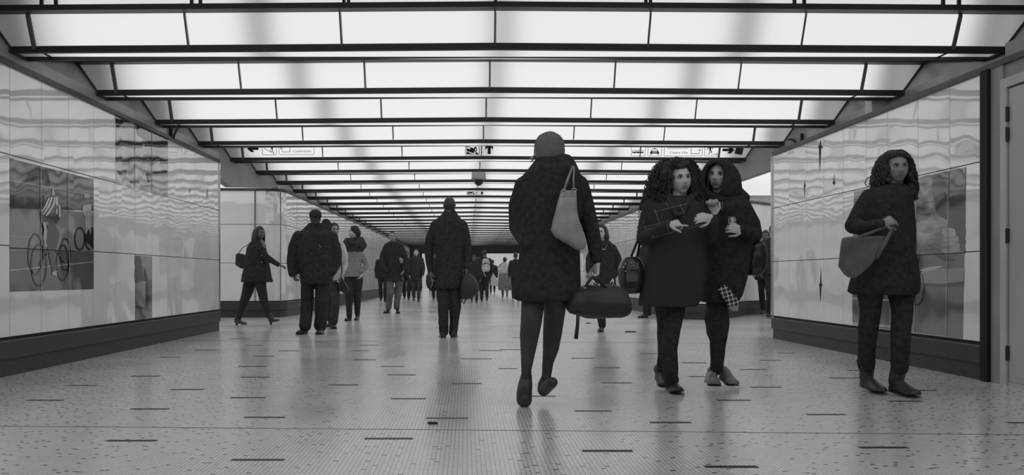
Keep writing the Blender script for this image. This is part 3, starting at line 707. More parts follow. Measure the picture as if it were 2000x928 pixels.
wall_poly('rider_body', r, XL, 1, [L((292, 292), (318, 285), (352, 292), (372, 340), (370, 400), (345, 455), (318, 470), (292, 440), (262, 445), (246, 400), (262, 370))], 'mural_black', .004)
wall_poly('rider_stripes', r, XL, 1, [[LY(*p) for p in pp] for pp in (((294, 296), (300, 300), (282, 350), (256, 385), (250, 380), (272, 345)), ((310, 292), (318, 296), (300, 350), (268, 400), (258, 398), (290, 348)), ((328, 292), (336, 296), (330, 340), (300, 390), (282, 410), (276, 404), (300, 372), (320, 336)),
    ((340, 292), (350, 296), (352, 330), (345, 352), (336, 330)), ((352, 330), (366, 350), (368, 410), (356, 415), (358, 370)), ((342, 360), (350, 375), (346, 400), (338, 395)))], 'mural_white', .006)
wall_poly('rider_helmet', r, XL, 1, [L((318, 240), (327, 250), (332, 282), (312, 284))], 'mural_light', .004)
wall_poly('rider_arm', r, XL, 1, [L((258, 440), (275, 452), (292, 520), (286, 600), (274, 596), (262, 540), (248, 480))], 'mural_light', .004)
wall_poly('rider_shoe', r, XL, 1, [L((316, 745), (345, 740), (342, 772), (315, 762))], 'mural_light', .006)
wall_poly('second_rider', r, XL, 1, [L((510, 270), (540, 275), (540, 300), (508, 298)), L((500, 345), (548, 335), (556, 395), (545, 425), (520, 420), (498, 385)), L((512, 420), (550, 425), (548, 520), (535, 480), (520, 520))], 'mural_light', .004)
wall_poly('second_bicycle', r, XL, 1, RG(482, 545, 34, 72, 9)+RG(545, 545, 34, 72, 9, a0=90, a1=270)+[L((525, 470), (566, 480), (566, 610), (520, 560))], 'mural_black', .003)
wall_poly('panel_joint', r, XL, 1, [[LY(*p) for p in line(a, b, 2.5)] for a, b in (((250, 98), (254, 862)), ((416, 145), (422, 858)))], 'mural_light', .009)
wall_poly('panel_joint', r, XL, 1, [[LY(*p) for p in line((58, 600), (568, 629), 5)]], 'seam', .009)
r = thing('mural_poster', 'dark streaked mural on the upper part of the left wall', 'mural', onX(278, 290, XL))
def A5(x, y): return (220+x/4.64, 220+y/4.64)
wall_poly('picture_ground', r, XL, 1, [[A5(*p) for p in ((30, 20), (500, 235), (500, 762), (30, 645))]], 'mural_light')
wall_poly('dark_shapes', r, XL, 1, [[A5(*p) for p in q] for q in (((30, 20), (200, 95), (160, 90), (100, 85), (60, 130), (30, 130)), ((210, 105), (500, 235), (500, 300), (360, 300), (270, 230), (230, 200)), ((270, 260), (500, 285), (490, 305), (300, 310)),
    ((30, 250), (280, 262), (280, 300), (30, 300)), ((30, 400), (500, 405), (500, 440), (30, 445)), ((40, 525), (130, 520), (120, 570), (60, 560)), ((370, 530), (500, 525), (495, 550), (370, 555)), ((310, 540), (345, 560), (340, 632), (320, 630)), ((160, 620), (240, 610), (240, 640), (170, 640)))], 'mural_dark', .002)
wall_poly('panel_joint', r, XL, 1, [[A5(*p) for p in line(a, b, 3)] for a, b in (((204, 100), (204, 690)), ((358, 170), (358, 725)))], 'mural_road', .006)
r = thing('mural_poster', 'narrow dark mural strip low on the left wall', 'mural', onX(281, 560, XL))
def A6(x, y): return (250+x/5.8, 480+y/5.8)
wall_poly('picture_ground', r, XL, 1, [[A6(*p) for p in ((82, 110), (272, 122), (272, 815), (82, 842))]], 'mural_road')
wall_poly('light_shapes', r, XL, 1, [[A6(*p) for p in q] for q in (((140, 115), (272, 122), (272, 380), (235, 390), (200, 260), (165, 230)), ((90, 430), (200, 400), (205, 560), (190, 700), (130, 680), (90, 620)))], 'mural_mid', .002)
wall_poly('dark_shapes', r, XL, 1, [[A6(*p) for p in q] for q in (((82, 110), (135, 115), (150, 230), (190, 390), (82, 410)), ((195, 270), (230, 400), (240, 720), (200, 700), (210, 420), (190, 300)), ((82, 680), (272, 745), (272, 752), (82, 688)))], 'mural_black', .004)
# right wall
def A7(x, y): return (1640+x/2.507, 310+y/2.507)
def R7(*q): return [A7(*p) for p in q]
r = thing('mural_poster', 'mural photograph of a blurred street with a bicycle wheel on the right wall', 'mural', onX(1775, 500, XR))
wall_poly('picture_ground', r, XR, -1, [R7((70, 158), (370, 92), (618, 42), (610, 460), (350, 475), (62, 480))], 'mural_smear')
wall_poly('picture_road', r, XR, -1, [R7((62, 480), (350, 475), (610, 460), (602, 883), (360, 850), (62, 812))], 'mural_road')
wall_poly('dark_trees', r, XR, -1, [R7((455, 80), (530, 62), (527, 300), (505, 290), (475, 268), (462, 200), (452, 150)), R7((534, 62), (616, 44), (613, 455), (590, 452), (580, 380), (560, 345), (536, 340), (533, 200)), R7((430, 420), (480, 440), (570, 500), (520, 505), (450, 470)), R7((360, 470), (392, 455), (390, 515), (370, 510))], 'mural_dark', .002)
wall_poly('pavement', r, XR, -1, [R7((372, 560), (470, 540), (609, 535), (607, 600), (500, 612), (380, 608))], 'mural_mid', .002)
wall_poly('street_light_patches', r, XR, -1, [R7((385, 548), (430, 532), (480, 526), (520, 526), (470, 540), (420, 552)), R7((62, 681), (262, 691), (262, 698), (62, 688)), R7((62, 802), (262, 817), (262, 830), (62, 811)), R7((505, 342), (530, 336), (562, 345), (572, 372), (560, 385), (515, 383), (500, 362)), R7((505, 395), (570, 400), (568, 406), (505, 402))], 'mural_light', .003)
wall_poly('kerb_shadow', r, XR, -1, [R7((380, 612), (500, 616), (607, 600), (607, 622), (500, 628), (420, 622))], 'mural_black', .003)
wall_poly('bicycle_wheel', r, XR, -1, [[A7(*p) for p in q] for q in ring(378, 632, 36, 88, 6)], 'mural_black', .004)
wall_poly('panel_joint', r, XR, -1, [[A7(*p) for p in line(a, b, 2)] for a, b in (((531, 62), (519, 868)), ((374, 92), (364, 850)))], 'mural_light', .006)
wall_poly('panel_joint', r, XR, -1, [[A7(*p) for p in line((64, 487), (612, 461), 3.5)]], 'seam', .006)
def spike(cx_, cy_, top, bot, w):
    return [(cx_+w*.35, top), (cx_+w*.5, cy_-w), (cx_+w*1.6, cy_), (cx_+w*.6, cy_+w*.6), (cx_-w*.1, bot), (cx_-w*.5, cy_+w), (cx_-w*.9, cy_-w*.2), (cx_-w*.2, cy_-w*1.3)]
for cx_, cy_, a, b, w_, lab in ((1601, 287, 272, 336, 3.4, 'large thorn-shaped black mark high on the right wall'), (1571, 362, 353, 385, 1.6, 'thin black mark high on the right wall, nearest its far end'), (1628, 357, 340, 361, 2.2, 'small hooked black mark on the upper row of the right wall'), (1602, 557, 524, 590, 3, 'black thorn-shaped mark low on the right wall')):
    r = thing('wall_mark', lab, 'wall mark', onX(cx_, cy_, XR)); wall_poly('print', r, XR, -1, [spike(cx_, cy_, a, b, w_)], 'ink', .003)
for cx_, cy_, a, b, w_, lab in ((371, 371, 367, 378, 1.3, 'small black mark on the left wall near its far end'), (405, 378, 366, 388, 1.6, 'slim black mark at the far end of the left wall')):
    r = thing('wall_mark', lab, 'wall mark', onX(cx_, cy_, XL)); wall_poly('print', r, XL, 1, [spike(cx_, cy_, a, b, w_)], 'mural_black', .003)
# ================================================================== PEOPLE
def loft(mb, rows, n=26, e=2.4, mi=None):
    """rows: (cx, cy, z, rx, ry) -> closed stack of super-ellipses"""
    R = []
    for cx_, cy_, z, rx, ry in rows:
        ring_ = []
        for j in range(n):
            a = 2*PI*j/n; c, s_ = math.cos(a), math.sin(a)
            ring_.append((cx_+rx*abs(c)**(2/e)*(1 if c > 0 else -1), cy_+ry*abs(s_)**(2/e)*(1 if s_ > 0 else -1), z))
        R.append(ring_)
    R = [[(sum(p[0] for p in R[0])/n*.6+q[0]*.4, sum(p[1] for p in R[0])/n*.6+q[1]*.4, q[2]) for q in R[0]]]+R if False else R
    return mb.rings(R, mi)
class HeadFrame:
    def __init__(s, c, H, yaw, pitch=0, roll=0):
        s.c = Vector(c); s.H = H; s.q = H/.225
        ya, pi_, ro = map(math.radians, (yaw, pitch, roll))
        f = Vector((math.sin(ya)*math.cos(pi_), -math.cos(ya)*math.cos(pi_), math.sin(pi_)))
        x = Vector((math.cos(ya), math.sin(ya), 0)); z = x.cross(f)*-1
        if z.z < 0: z = -z
        s.x = x*math.cos(ro)+z*math.sin(ro); s.z = z*math.cos(ro)-x*math.sin(ro); s.f = f
    def w(s, x, f, z): return s.c+(s.x*x+s.f*f+s.z*z)*s.q
    def loc(s, p):
        d = (Vector(p)-s.c)/s.q; return d.dot(s.x), d.dot(s.f), d.dot(s.z)
def G2(x, z, cx_, cz_, sx, sz): return math.exp(-((x-cx_)/sx)**2-((z-cz_)/sz)**2)
def head_mesh(mb, h, n=64):
    R = []
    for i in range(1, n):
        th = PI*i/n; zz = math.cos(th); rr = math.sin(th); ring_ = []
        for j in range(n):
            a = 2*PI*j/n; x = rr*math.sin(a)*.074; f = rr*math.cos(a)*.093; z = zz*.1125
            lo = max(0, -z/.1125)
            x *= 1-.30*lo**1.3
            if f < 0: f *= 1-.45*lo**1.1
            else: f *= .94; f += .010*lo
            if f > 0:
                x *= 1+.06*lo*(1-lo)*4
                fr = min(1, f/.05)
                f += fr*(.006*G2(x, z, 0, .022, .05, .012)                        # brow ridge
                    - .011*(G2(x, z, .031, .004, .017, .013)+G2(x, z, -.031, .004, .017, .013))   # sockets
                    + .015*G2(x, z, 0, -.010, .0095, .024)+.022*G2(x, z, 0, -.032, .012, .012)   # nose
                    + .007*(G2(x, z, .012, -.037, .007, .007)+G2(x, z, -.012, -.037, .007, .007))
                    + .005*(G2(x, z, .045, -.022, .018, .018)+G2(x, z, -.045, -.022, .018, .018))
                    + .006*G2(x, z, 0, -.060, .022, .006)+.007*G2(x, z, 0, -.071, .018, .006)-.005*G2(x, z, 0, -.0655, .026, .0028)
                    - .004*G2(x, z, 0, -.082, .02, .006)+.008*G2(x, z, 0, -.098, .018, .012))
            ring_.append(h.w(x, f, z))
        R.append(ring_)
    mb.rings(R)
    for s_ in (-1, 1):                                                            # ears
        for q in range(6):
            a = PI*(.15+q/5*1.1); mb.ball(h.w(s_*.074, -.012-.014*math.sin(a)*.9, -.005+.026*math.cos(a)), .0062*h.q, 8)
        mb.ball(h.w(s_*.071, -.012, -.006), (.006*h.q,)*3, 8)
def hand(mb, wr, d, n, thumb=1, curl=.5, sc=1.0, spread=.12, curls=None):
    """wr: wrist, d: direction of the hand, n: where the palm faces, thumb: +1/-1 side along d x n"""
    d = Vector(d).normalized(); n = Vector(n); n = (n-d*n.dot(d)).normalized(); s_ = d.cross(n)*thumb; wr = Vector(wr); q = sc
    R = []
    for t_, wx, wn in ((0, .026, .019), (.02, .029, .017), (.05, .038, .015), (.078, .041, .0135), (.092, .038, .011)):
        R.append([wr+(d*t_+s_*(wx*math.cos(2*PI*j/14)+.002)+n*(wn*math.sin(2*PI*j/14)))*q for j in range(14)])
    mb.rings(R)
    L_ = [.071, .079, .074, .058]
    for i in range(4):
        o_ = (.0315-i*.021); b = wr+(d*(.086-.004*abs(i-1.2))+s_*o_)*q
        a = 0; p = b-d*.015*q; pts = [p, b]; dirv = d+s_*(spread*(1.5-i)*.5); dirv.normalize(); c = (curls[i] if curls else curl)
        for j, fr in enumerate((.45, .31, .24)):
            a += c*(.9 if j == 0 else 1.15)
            v = dirv*math.cos(a)+n*math.sin(a); p = pts[-1]+v*L_[i]*fr*q; pts.append(p)
        mb.chain(pts, [r_*q for r_ in (.0098, .0098, .0088, .0080, .0066)], 8)
    b = wr+(d*.022+s_*.024+n*.004)*q; v1 = (d*.62+s_*.72+n*.28).normalized(); v2 = (d*.88+s_*.22+n*.42).normalized()
    mb.chain([b, b+v1*.040*q, b+v1*.040*q+v2*.030*q, b+v1*.040*q+v2*.030*q+(v2+n*.3).normalized()*.024*q], [.0135*q, .0115*q, .0100*q, .0082*q], 8)
def shoe_rings(heel, toe, w, h, up=(0, 0, 1), n=18, point=.5, lift=0, back=1.0):
    heel, toe, up = Vector(heel), Vector(toe), Vector(up); ax = toe-heel; L_ = ax.length; ax = ax/L_
    up = (up-ax*up.dot(ax)).normalized(); sd = ax.cross(up); R = []
    for t_, ww, hh, lf in ((-.02, .45, .85, .01), (.0, .66, 1.0*back, 0), (.10, .76, 1.02*back, 0), (.26, .78, .95, 0), (.42, .80, .72, 0), (.58, .94, .54, 0), (.75, 1.0, .44, 0), (.88, .84, .38, .005), (.97, point, .30, .01), (1.0, point*.5, .2, .015)):
        c = heel+ax*L_*t_; ring_ = []
        for j in range(n):
            a = 2*PI*j/n; cs, sn = math.cos(a), math.sin(a)
            zz = (abs(sn)**.7*(1 if sn > 0 else -.0)) if sn > 0 else 0
            xx = abs(cs)**.75*(1 if cs > 0 else -1)*(1-.30*zz)
            ring_.append(c+sd*xx*w/2*ww+up*(zz*h*hh+lf+lift*max(0, 1-t_*1.7)+ (0 if sn > 0 else 0)))
        R.append(ring_)
    return R
class Fig:
    def __init__(s, label, px, d, near=1, group=None):
        s.px, s.d = px, d; s.k = d/F; s.o = Vector(((px-VX)*s.k, d, 0)); s.near = near
        s.vb = {3: .0042, 2: .006, 1: .009, 0: .014}[near]; s.vc = {3: .0085, 2: .011, 1: .014, 0: .02}[near]
        s.root = thing('person', label, 'person', s.o, group)
        s.body = MB(s.o); s.seed = int(px) % 97
    def p(s, px, py, dy=0): return at(px, py, s.d+dy)
    def rows(s, rows):
        out = []
        for r in rows:
            py, xl, xr, ry = r[:4]; dy = r[4] if len(r) > 4 else 0
            a, b = s.p(xl, py, dy), s.p(xr, py, dy); out.append(((a.x+b.x)/2, s.d+dy, a.z, (b.x-a.x)/2, ry))
        return out
    def limb(s, mb, pts, n=14, grow=1, fixed=None):
        mb.chain([s.p(q[0], q[1], q[3] if len(q) > 3 else 0) for q in pts], [fixed if fixed else q[2]*s.k*grow for q in pts], n)
    def head(s, cx_, cy_, hpx, yaw, pitch=0, roll=0, dy=0, neck=None, face=True, H=None):
        c = s.p(cx_, cy_, dy); h = HeadFrame(c, H or hpx*s.k, yaw, pitch, roll); s.h = h
        head_mesh(s.body, h, 72 if s.near == 3 else 40)
        b = h.w(0, -.02, -.07); e = neck and s.p(*neck) or c+Vector((0, .03, -.23))
        s.body.chain([b, (b+e)/2, e], [.053*h.q, .052*h.q, .062*h.q], 14)
        if face: s.face()
        return h
    def face(s, white='eyewhite'):
        h = s.h
        if s.near < 1: return
        for q in (-1, 1):
            mb = MB(s.o); mb.ball(h.w(q*.031, .0725, .002), .0122*h.q, 14); e_ = mb.obj('eye', 'eyewhite', s.root, True)
            if s.near >= 2:
                mb = MB(s.o); mb.ball(h.w(q*.031+.001, .0800, .003), .0062*h.q, 12); mb.obj('iris', 'iris', e_, True)
            mb = MB(s.o); mb.tube([h.w(q*(.016+.010*i), .0905-.0028*i*i*.6, .019+.004*math.sin(i/3*PI)) for i in range(4)], [.0022*h.q, .0032*h.q, .003*h.q, .0015*h.q], 6)
            mb.obj('eyebrow', 'hair', s.root, True)
            if s.near >= 2:
                mb = MB(s.o); mb.tube([h.w(q*(.018+.0065*i), .0865-.0012*i*i, .0065+.0045*math.sin(i/4*PI)) for i in range(5)], .0034*h.q, 6); mb.obj('eyelid', 'hair', s.root, True)
        mb = MB(s.o)
        for zc, sg in ((-.0605, 1), (-.0705, -1)):
            mb.tube([h.w(x, .0842*math.sqrt(1-(x/.056)**2), zc+sg*.002*math.cos(x/.026*1.5)) for x in (-.024, -.016, -.008, 0, .008, .016, .024)],
                    [.0012*h.q, .0038*h.q, .005*h.q, .0050*h.q, .005*h.q, .0038*h.q, .0012*h.q], 8)
        remesh(mb, 'lips', .0022 if s.near == 3 else .004, 'lip', s.root, 2)
    def finish(s, m='skin'):
        # slim trunk and limbs inside the clothes, continuous with head and hands
        return remesh(s.body, 'body', s.vb, m, s.root, 2, fac=.5)
    def cloth(s, name, mb, m, wr=.006, wsc=9, it=5, vox=None, parent=None):
        return remesh(mb, name, vox or s.vc, m, parent or s.root, it, wr if s.near else wr*.7, wsc, s.seed)
    def shoe(s, heel, toe, w=.095, h=.085, m='shoe', name='shoe', up=(0, 0, 1), point=.5, lift=0, shaft=None, block=0, back=1.0):
        mb = MB(s.o); hp, tp = Vector(heel), Vector(toe)
        mb.rings(shoe_rings(hp, tp, w, h, up, point=point, lift=lift, back=back))
        if shaft: mb.chain([Vector(shaft[0]), hp.lerp(tp, .16)+Vector(up)*(h*.6+lift)], [shaft[1], shaft[1]*.92], 14)
        o = remesh(mb, name, .006 if s.near >= 2 else .009, m, s.root, 2)
        sm = MB(s.o); U = Vector(up).normalized()
        rr = shoe_rings(hp-U*.012, tp-U*.012, w*1.06, .02, up, point=point*1.1, lift=lift); sm.rings(rr); 
        if block:
            ax = (tp-hp).normalized(); b = hp+ax*.03
            sm.rings([[b+U*z+(ax*math.cos(2*PI*j/10)*.022+ax.cross(U)*math.sin(2*PI*j/10)*.024)*q for j in range(10)] for z, q in ((-block-.0, .8), (lift+.012, 1.15))])
        if s.near: sm.obj('sole', 'shoe', o, False)
        return o
    def innards(s, neck, hip, arms, legs):
        """thin inner body"""
        k = s.k
        n_ = s.p(*neck); hp = s.p(*hip)+Vector((0, 0, .12)); s.body.chain([n_, n_.lerp(hp, .35), n_.lerp(hp, .75), hp], [.06, .075, .07, .08], 14)
        for a in arms:
            s.body.chain([n_.lerp(hp, .12)]+[s.p(q[0], q[1], q[3] if len(q) > 3 else 0) for q in a], [.05]+[.028]*(len(a)-1)+[.024], 10)
        for l in legs:
            s.body.chain([hp]+[s.p(q[0], q[1], q[3] if len(q) > 3 else 0) for q in l], [.05]+[.026]*len(l), 10)
def cap_hair(f, m='hair', sc=(1.0, 1.0, 1.0), long=0, vol=.012, front=.055, name='hair', w=.085, part=0):
    """skull cap of hair, optionally falling to length `long` below the crown"""
    h = f.h; mb = MB(f.o)
    n = 28; R = []
    for i in range(1, n):
        th = PI*i/n; ring_ = []
        for j in range(n):
            a = 2*PI*j/n; x = math.sin(th)*math.sin(a)*(.074+vol)*sc[0]; y = math.sin(th)*math.cos(a)*(.093+vol)*sc[1]; z = math.cos(th)*(.1125+vol)*sc[2]
            lim = front+max(0, z-.05)*.85; y = min(y, lim) if z > .0 else min(y, .01-.1*abs(z)*0)
            if not long and math.cos(th) < 0:
                lo = -math.cos(th); ve = vol*max(0, 1-lo*1.5)-(.02 if lo > .66 else 0)
                x = math.sin(th)*math.sin(a)*(.074*(1-.30*lo**1.3)+ve); y = math.sin(th)*math.cos(a)*(.093*(1-.45*lo**1.1)+ve); z = -lo*.1125
                y = min(y, -.014)
            ring_.append(h.w(x, y-.006, z+.004))
        R.append(ring_)
    mb.rings(R)
    if long:
        rs = random.Random(f.seed)
        for q in (-1, 1):
            for i in range(7):
                a = i/6; x0 = q*(.07+.008*math.sin(a*3)); y0 = .03-.10*a
                L_ = long*(.85+.2*rs.random())
                mb.chain([h.w(x0*.85, y0, .06), h.w(x0*1.12, y0-.01, -.02), h.w(x0*(1.15+.2*rs.random()), y0-.015, -.02-L_*.5), h.w(x0*(1.0+.35*rs.random()), y0-.01, -.02-L_)],
                         [.016*h.q, .019*h.q, .018*h.q, .006*h.q], 8)
        mb.chain([h.w(0, -.09, .02), h.w(0, -.095, -.06), h.w(0, -.09, -.02-long)], [.07*h.q, .07*h.q, .03*h.q], 12)
    return remesh(mb, name, .007 if f.near >= 2 else .010, m, f.root, 2, .003, 40, f.seed)

def mannequin(label, px, d, h=1.7, yaw=0, coat='coat', tr='trouser', hem=.47, stride=.12, hair='hair', long=0, near=0, wid=.21, head=True, arm=.0, phase=1, flare=1.0, shoe='shoe', skin='skin_dark', group=None, boot=False, lean=0):
    """ordinary passer-by, walking; all sizes scale with the height h"""
    f = Fig(label, px, d, near, group); o = f.o; q = h/1.7
    ya = math.radians(yaw); fw = Vector((math.sin(ya), -math.cos(ya), 0)); sd = Vector((math.cos(ya), math.sin(ya), 0))
    def W(x, y, z): return o+sd*x*q+fw*(y+lean*z)*q+Vector((0, 0, z*q))
    f.h = HeadFrame(W(0, .03, 1.585), .225*q, yaw); head_mesh(f.body, f.h, 32)
    f.body.chain([W(0, 0, 1.52), W(0, -.01, 1.40)], .055*q, 10)
    f.body.chain([W(0, 0, 1.38), W(0, 0, 1.1), W(0, 0, .92)], [.07, .08, .09], 10)
    A = []
    for sg in (-1, 1):
        sw = sg*phase*arm
        sh, el, wr = W(sg*.17, -.01, 1.36), W(sg*(.235), -.03+sw*.4, 1.09), W(sg*.225, .06+sw, .87)
        A.append((sh, el, wr)); f.body.chain([W(0, 0, 1.36), sh, el, wr], [.05, .03, .028, .024], 8)
        hand(f.body, wr, (wr-el)+Vector((0, 0, -.1)), -sd*sg, 1, .35, q)
    K = []
    for sg in (-1, 1):
        st_ = sg*phase*stride
        hp, kn, an = W(sg*.085, 0, .90), W(sg*.09, .04+st_*.55, .49), W(sg*.085, -.03+st_*1.25, .09+(.05 if st_ < 0 else 0))
        K.append((hp, kn, an)); f.body.chain([W(0, 0, .93), hp, kn, an], [.08, .04, .032, .028], 8)
    f.finish(skin)
    mb = MB(o)
    for r_ in K: mb.chain([r_[0], (r_[0]*.5+r_[1]*.5), r_[1], r_[1]*.5+r_[2]*.5, r_[2]], [v*q for v in (.098, .082, .062, .062, .052)], 12)
    f.cloth('trousers', mb, tr, .003, 9, 3)
    mb = MB(o); rows = [(0, 0, 1.47, .075, .075), (0, 0, 1.42, .14, .10), (0, 0, 1.36, .205*wid/.21, .12), (0, 0, 1.2, .20*wid/.21, .135), (0, 0, 1.02, .18*wid/.21, .13), (0, 0, .9, .20*wid/.21*flare, .145), (0, 0, .82 if hem < .5 else .9, .2*wid/.21*flare, .145), (0, 0, 1.7*hem+.0, .205*wid/.21*flare, .15)]
    R = []
    for cx_, cy_, z, rx, ry in rows: R.append([W(rx*math.cos(2*PI*j/20), ry*math.sin(2*PI*j/20), z) for j in range(20)])
    mb.rings(R)
    for r_ in A: mb.chain([r_[0], r_[1], r_[2]], [v*q for v in (.074, .062, .046)], 12)
    f.cloth('coat', mb, coat, .006, 8, 3)
    for r_ in K: 
        b = r_[2]-fw*.05*q; b.z = max(.012, r_[2].z-.085*q); t_ = b+fw*.25*q; t_.z = max(.012, b.z-(.03 if r_[2].z > .11 else 0))
        f.shoe(b, t_, .095*q, .085*q, shoe)
    if hair: cap_hair(f, hair, long=long)
    f.W = W
    return f

def strands(f, mb, env, n, tmax, wave, r_, seed, zone, crown=None):
    """long locks flowing down over the hair volume"""
    rs = random.Random(seed)
    for i in range(n):
        a = rs.random()*2*PI; t0 = rs.random()**1.5*tmax*.5; t1 = min(tmax, t0+rs.uniform(.35, .75)*tmax); ph = rs.random()*6; fq = rs.uniform(3.5, 6); amp = wave*rs.uniform(.5, 1.3)
        pts = []
        for j in range(22):
            t_ = t0+(t1-t0)*j/21; aa = a+.10*math.sin(ph+j*.25)
            p = env_at(t_, aa); out = (p-env_at(t_, 0).lerp(env_at(t_, PI), .5)).normalized()
            p = p+Vector((-out.y, out.x, 0))*amp*math.sin(ph+j*fq*.2)+out*amp*math.cos(ph+j*fq*.2)
            if zone(p, .004): break
            pts.append(p)
        if len(pts) > 5: mb.tube(pts, [r_]*(len(pts)-2)+[r_*.6, r_*.3], 5)
# ---------------------------------------------------------------- the woman in the beanie, walking away
f = Fig('person seen from behind in pale grey beanie, black coat and sheer dark tights', 1070, 5.2, 3)
o = f.o
f.head(1073, 290, 66, 180, 0, neck=(1082, 336, .0), face=False)
armL = [(1024, 364, 20, 0), (1012, 402, 19, .02), (1011, 442, 18, .04), (1030, 478, 14, -.10)]
armR = [(1130, 362, 20, 0), (1143, 400, 18, .02), (1152, 435, 17, .03), (1160, 470, 15, .0), (1165, 505, 12.5, -.03)]
legL = [(1042, 575, 24, 0), (1038, 625, 21, -.05), (1034, 655, 19, -.03), (1031, 690, 14.5, .0), (1028, 722, 10.2, .0), (1028, 740, 10.5, .02)]
legR = [(1086, 575, 24, 0), (1082, 620, 21, .12), (1079, 650, 19.5, .16), (1076, 680, 16.5, .14), (1070, 708, 11.5, .12), (1067, 738, 9.5, .10)]
f.innards((1080, 340), (1066, 540), [armL, armR], [])
hand(f.body, f.p(1167, 512, -.03), (-.10, -.1, -1), (-1, -.15, 0), 1, 1.0, .98, curls=[.75, .9, .95, .95])
f.limb(f.body, [(1062, 545, 24)]+[q for q in legL], 14, .97); f.limb(f.body, [(1070, 545, 24)]+[q for q in legR], 14, .97)
f.finish('skin')
mb = MB(o); f.limb(mb, legL, 18); f.limb(mb, legR, 18); f.cloth('tights', mb, 'tights', 0, 8, 10, .006)
mb = MB(o)
loft(mb, f.rows([(303, 1054, 1111, .09, .02), (308, 1048, 1117, .115, .02), (318, 1041, 1123, .13, .02), (331, 1031, 1129, .135), (345, 1019, 1135, .135), (375, 1016, 1137, .135), (420, 1018, 1133, .14), (460, 1018, 1131, .14),
    (500, 1013, 1132, .15), (540, 1006, 1134, .16), (565, 999, 1135, .17), (580, 999, 1131, .17), (588, 1010, 1118, .16)]))
f.limb(mb, armL); f.limb(mb, armR)
f.cloth('coat', mb, 'coat', .0045, 8, 6)
mb = MB(o); R = []
for t_, rx, rz in ((0, .091, 0), (.12, .096, 0), (.3, .098, 0), (.5, .096, 0), (.7, .087, 0), (.86, .066, 0), (.96, .036, 0), (1, .012, 0)):
    z0 = f.p(1073, 311).z; z1 = f.p(1073, 257).z
    R.append([(f.h.c.x+rx*1.0*math.cos(2*PI*j/40)*(1+.012*(j % 2)), f.h.c.y+.005+rx*1.12*math.sin(2*PI*j/40)*(1+.012*(j % 2)), z0+(z1-z0)*t_) for j in range(40)])
mb.rings(R); be = f.cloth('beanie', mb, 'beanie', .003, 25, 2, .006)
mb = MB(o)
for q in (-1, 1):
    for i in range(9):
        a = f.h.w(q*.080, -.03+.012*i, -.034-.004*(i % 4)); mb.tube([a, a+Vector((-q*.020, 0, -.016)), a+Vector((-q*(.034+.006*(i % 3)), .0, -.020-.006*(i % 4)))], [.008, .006, .002], 5)
mb.obj('hair', M.setdefault('blond', mat('fair_hair', .4, .6, .4, .2)), f.root, True)
# left foot on its toes with the sole turned back, right foot swinging
for pts in (((1028, 736, 11.5, .03), (1026, 750, 14, .02), (1024, 768, 15.5, -.01), (1024, 780.5, 15.5, -.02)), ((1067, 738, 10.5, .10), (1063, 752, 13, .12), (1062, 761, 13.2, .13), (1067, 757, 12.5, .08), (1079, 747, 10.5, -.04))):
    mb = MB(o); f.limb(mb, pts, 18); sh_ = remesh(mb, 'shoe', .006, 'shoe', f.root, 3)
    q_ = pts[2]; mb = MB(o); c = f.p(q_[0], q_[1], q_[3]-q_[2]*f.k*.92); mb.ball(c, (q_[2]*f.k*.72, .006, q_[2]*f.k*1.0), 16); mb.obj('sole', 'shoe', sh_, True)
# her bags
sb = thing('shoulder_bag', 'soft grey leather bag hanging from the shoulder of the person in the beanie', 'bag', f.p(1110, 430, -.2)); so = sb.location
F2 = Fig.__new__(Fig); F2.d = 5.0; F2.k = 5.0/F; F2.near = 3; F2.vc = .007; F2.seed = 5; F2.o = so; F2.root = sb
mb = MB(so); loft(mb, F2.rows([(374, 1095, 1125, .022, .02), (386, 1092, 1126, .03, .01), (404, 1087, 1127, .045), (428, 1080, 1131, .06), (450, 1075, 1137, .068), (463, 1083, 1141, .068), (477, 1110, 1144, .06), (487, 1126, 1141, .035)]), e=2.6)
F2.cloth('bag_body', mb, 'bagleather', .005, 10, 4)
mb = MB(so); loft(mb, F2.rows([(372, 1094.5, 1125.5, .026, .02), (377, 1094, 1126, .030, .018), (386, 1091.5, 1126.5, .034, .01)])); F2.cloth('top_band', mb, 'bagleather', 0, 8, 2, .005)
for a, b in (((1119, 331), (1101, 374)), ((1122, 332), (1121, 372))):
    mb = MB(so); A, B = F2.p(a[0], a[1], .01), F2.p(b[0], b[1], -.02); mb.tube([A+Vector((0, .12, .0)), A+Vector((0, .02, .015)), A.lerp(B, .5)+Vector((-.006, -.01, 0)), B], [.012, .012, .012, .010], 10, flat=.45, up=(0, 1, 0)); mb.obj('strap', 'bagleather', sb, True)
    mb = MB(so); mb.tube([B+Vector((.013*math.cos(a_), -.006, .013*math.sin(a_))) for a_ in [2*PI*j/16 for j in range(17)]], .0026, 6); mb.obj('ring', 'chrome', sb, True)
db = thing('duffel_bag', 'large black duffel bag carried low in the right hand of the person in the beanie', 'bag', f.p(1165, 600, 0)); so = db.location
F2 = Fig.__new__(Fig); F2.d = 5.15; F2.k = 5.15/F; F2.near = 3; F2.vc = .009; F2.seed = 15; F2.o = so; F2.root = db
mb = MB(so); loft(mb, F2.rows([(557, 1140, 1200, .02), (562, 1122, 1216, .06), (572, 1110, 1227, .10), (590, 1102, 1234, .13), (605, 1103, 1234, .13), (614, 1110, 1228, .11), (620, 1132, 1216, .08), (624, 1144, 1166, .05)]), e=2.8)
F2.cloth('bag_body', mb, 'blackbag', .020, 7, 5)
for dy in (-.04, .04):
    mb = MB(so); mb.tube([F2.p(1140, 567, dy), F2.p(1148, 552, dy*.6), F2.p(1158, 541, dy*.2-.03), F2.p(1172, 548, dy*.5), F2.p(1186, 565, dy)], .009, 8); mb.obj('handle', 'blackbag', db, True)
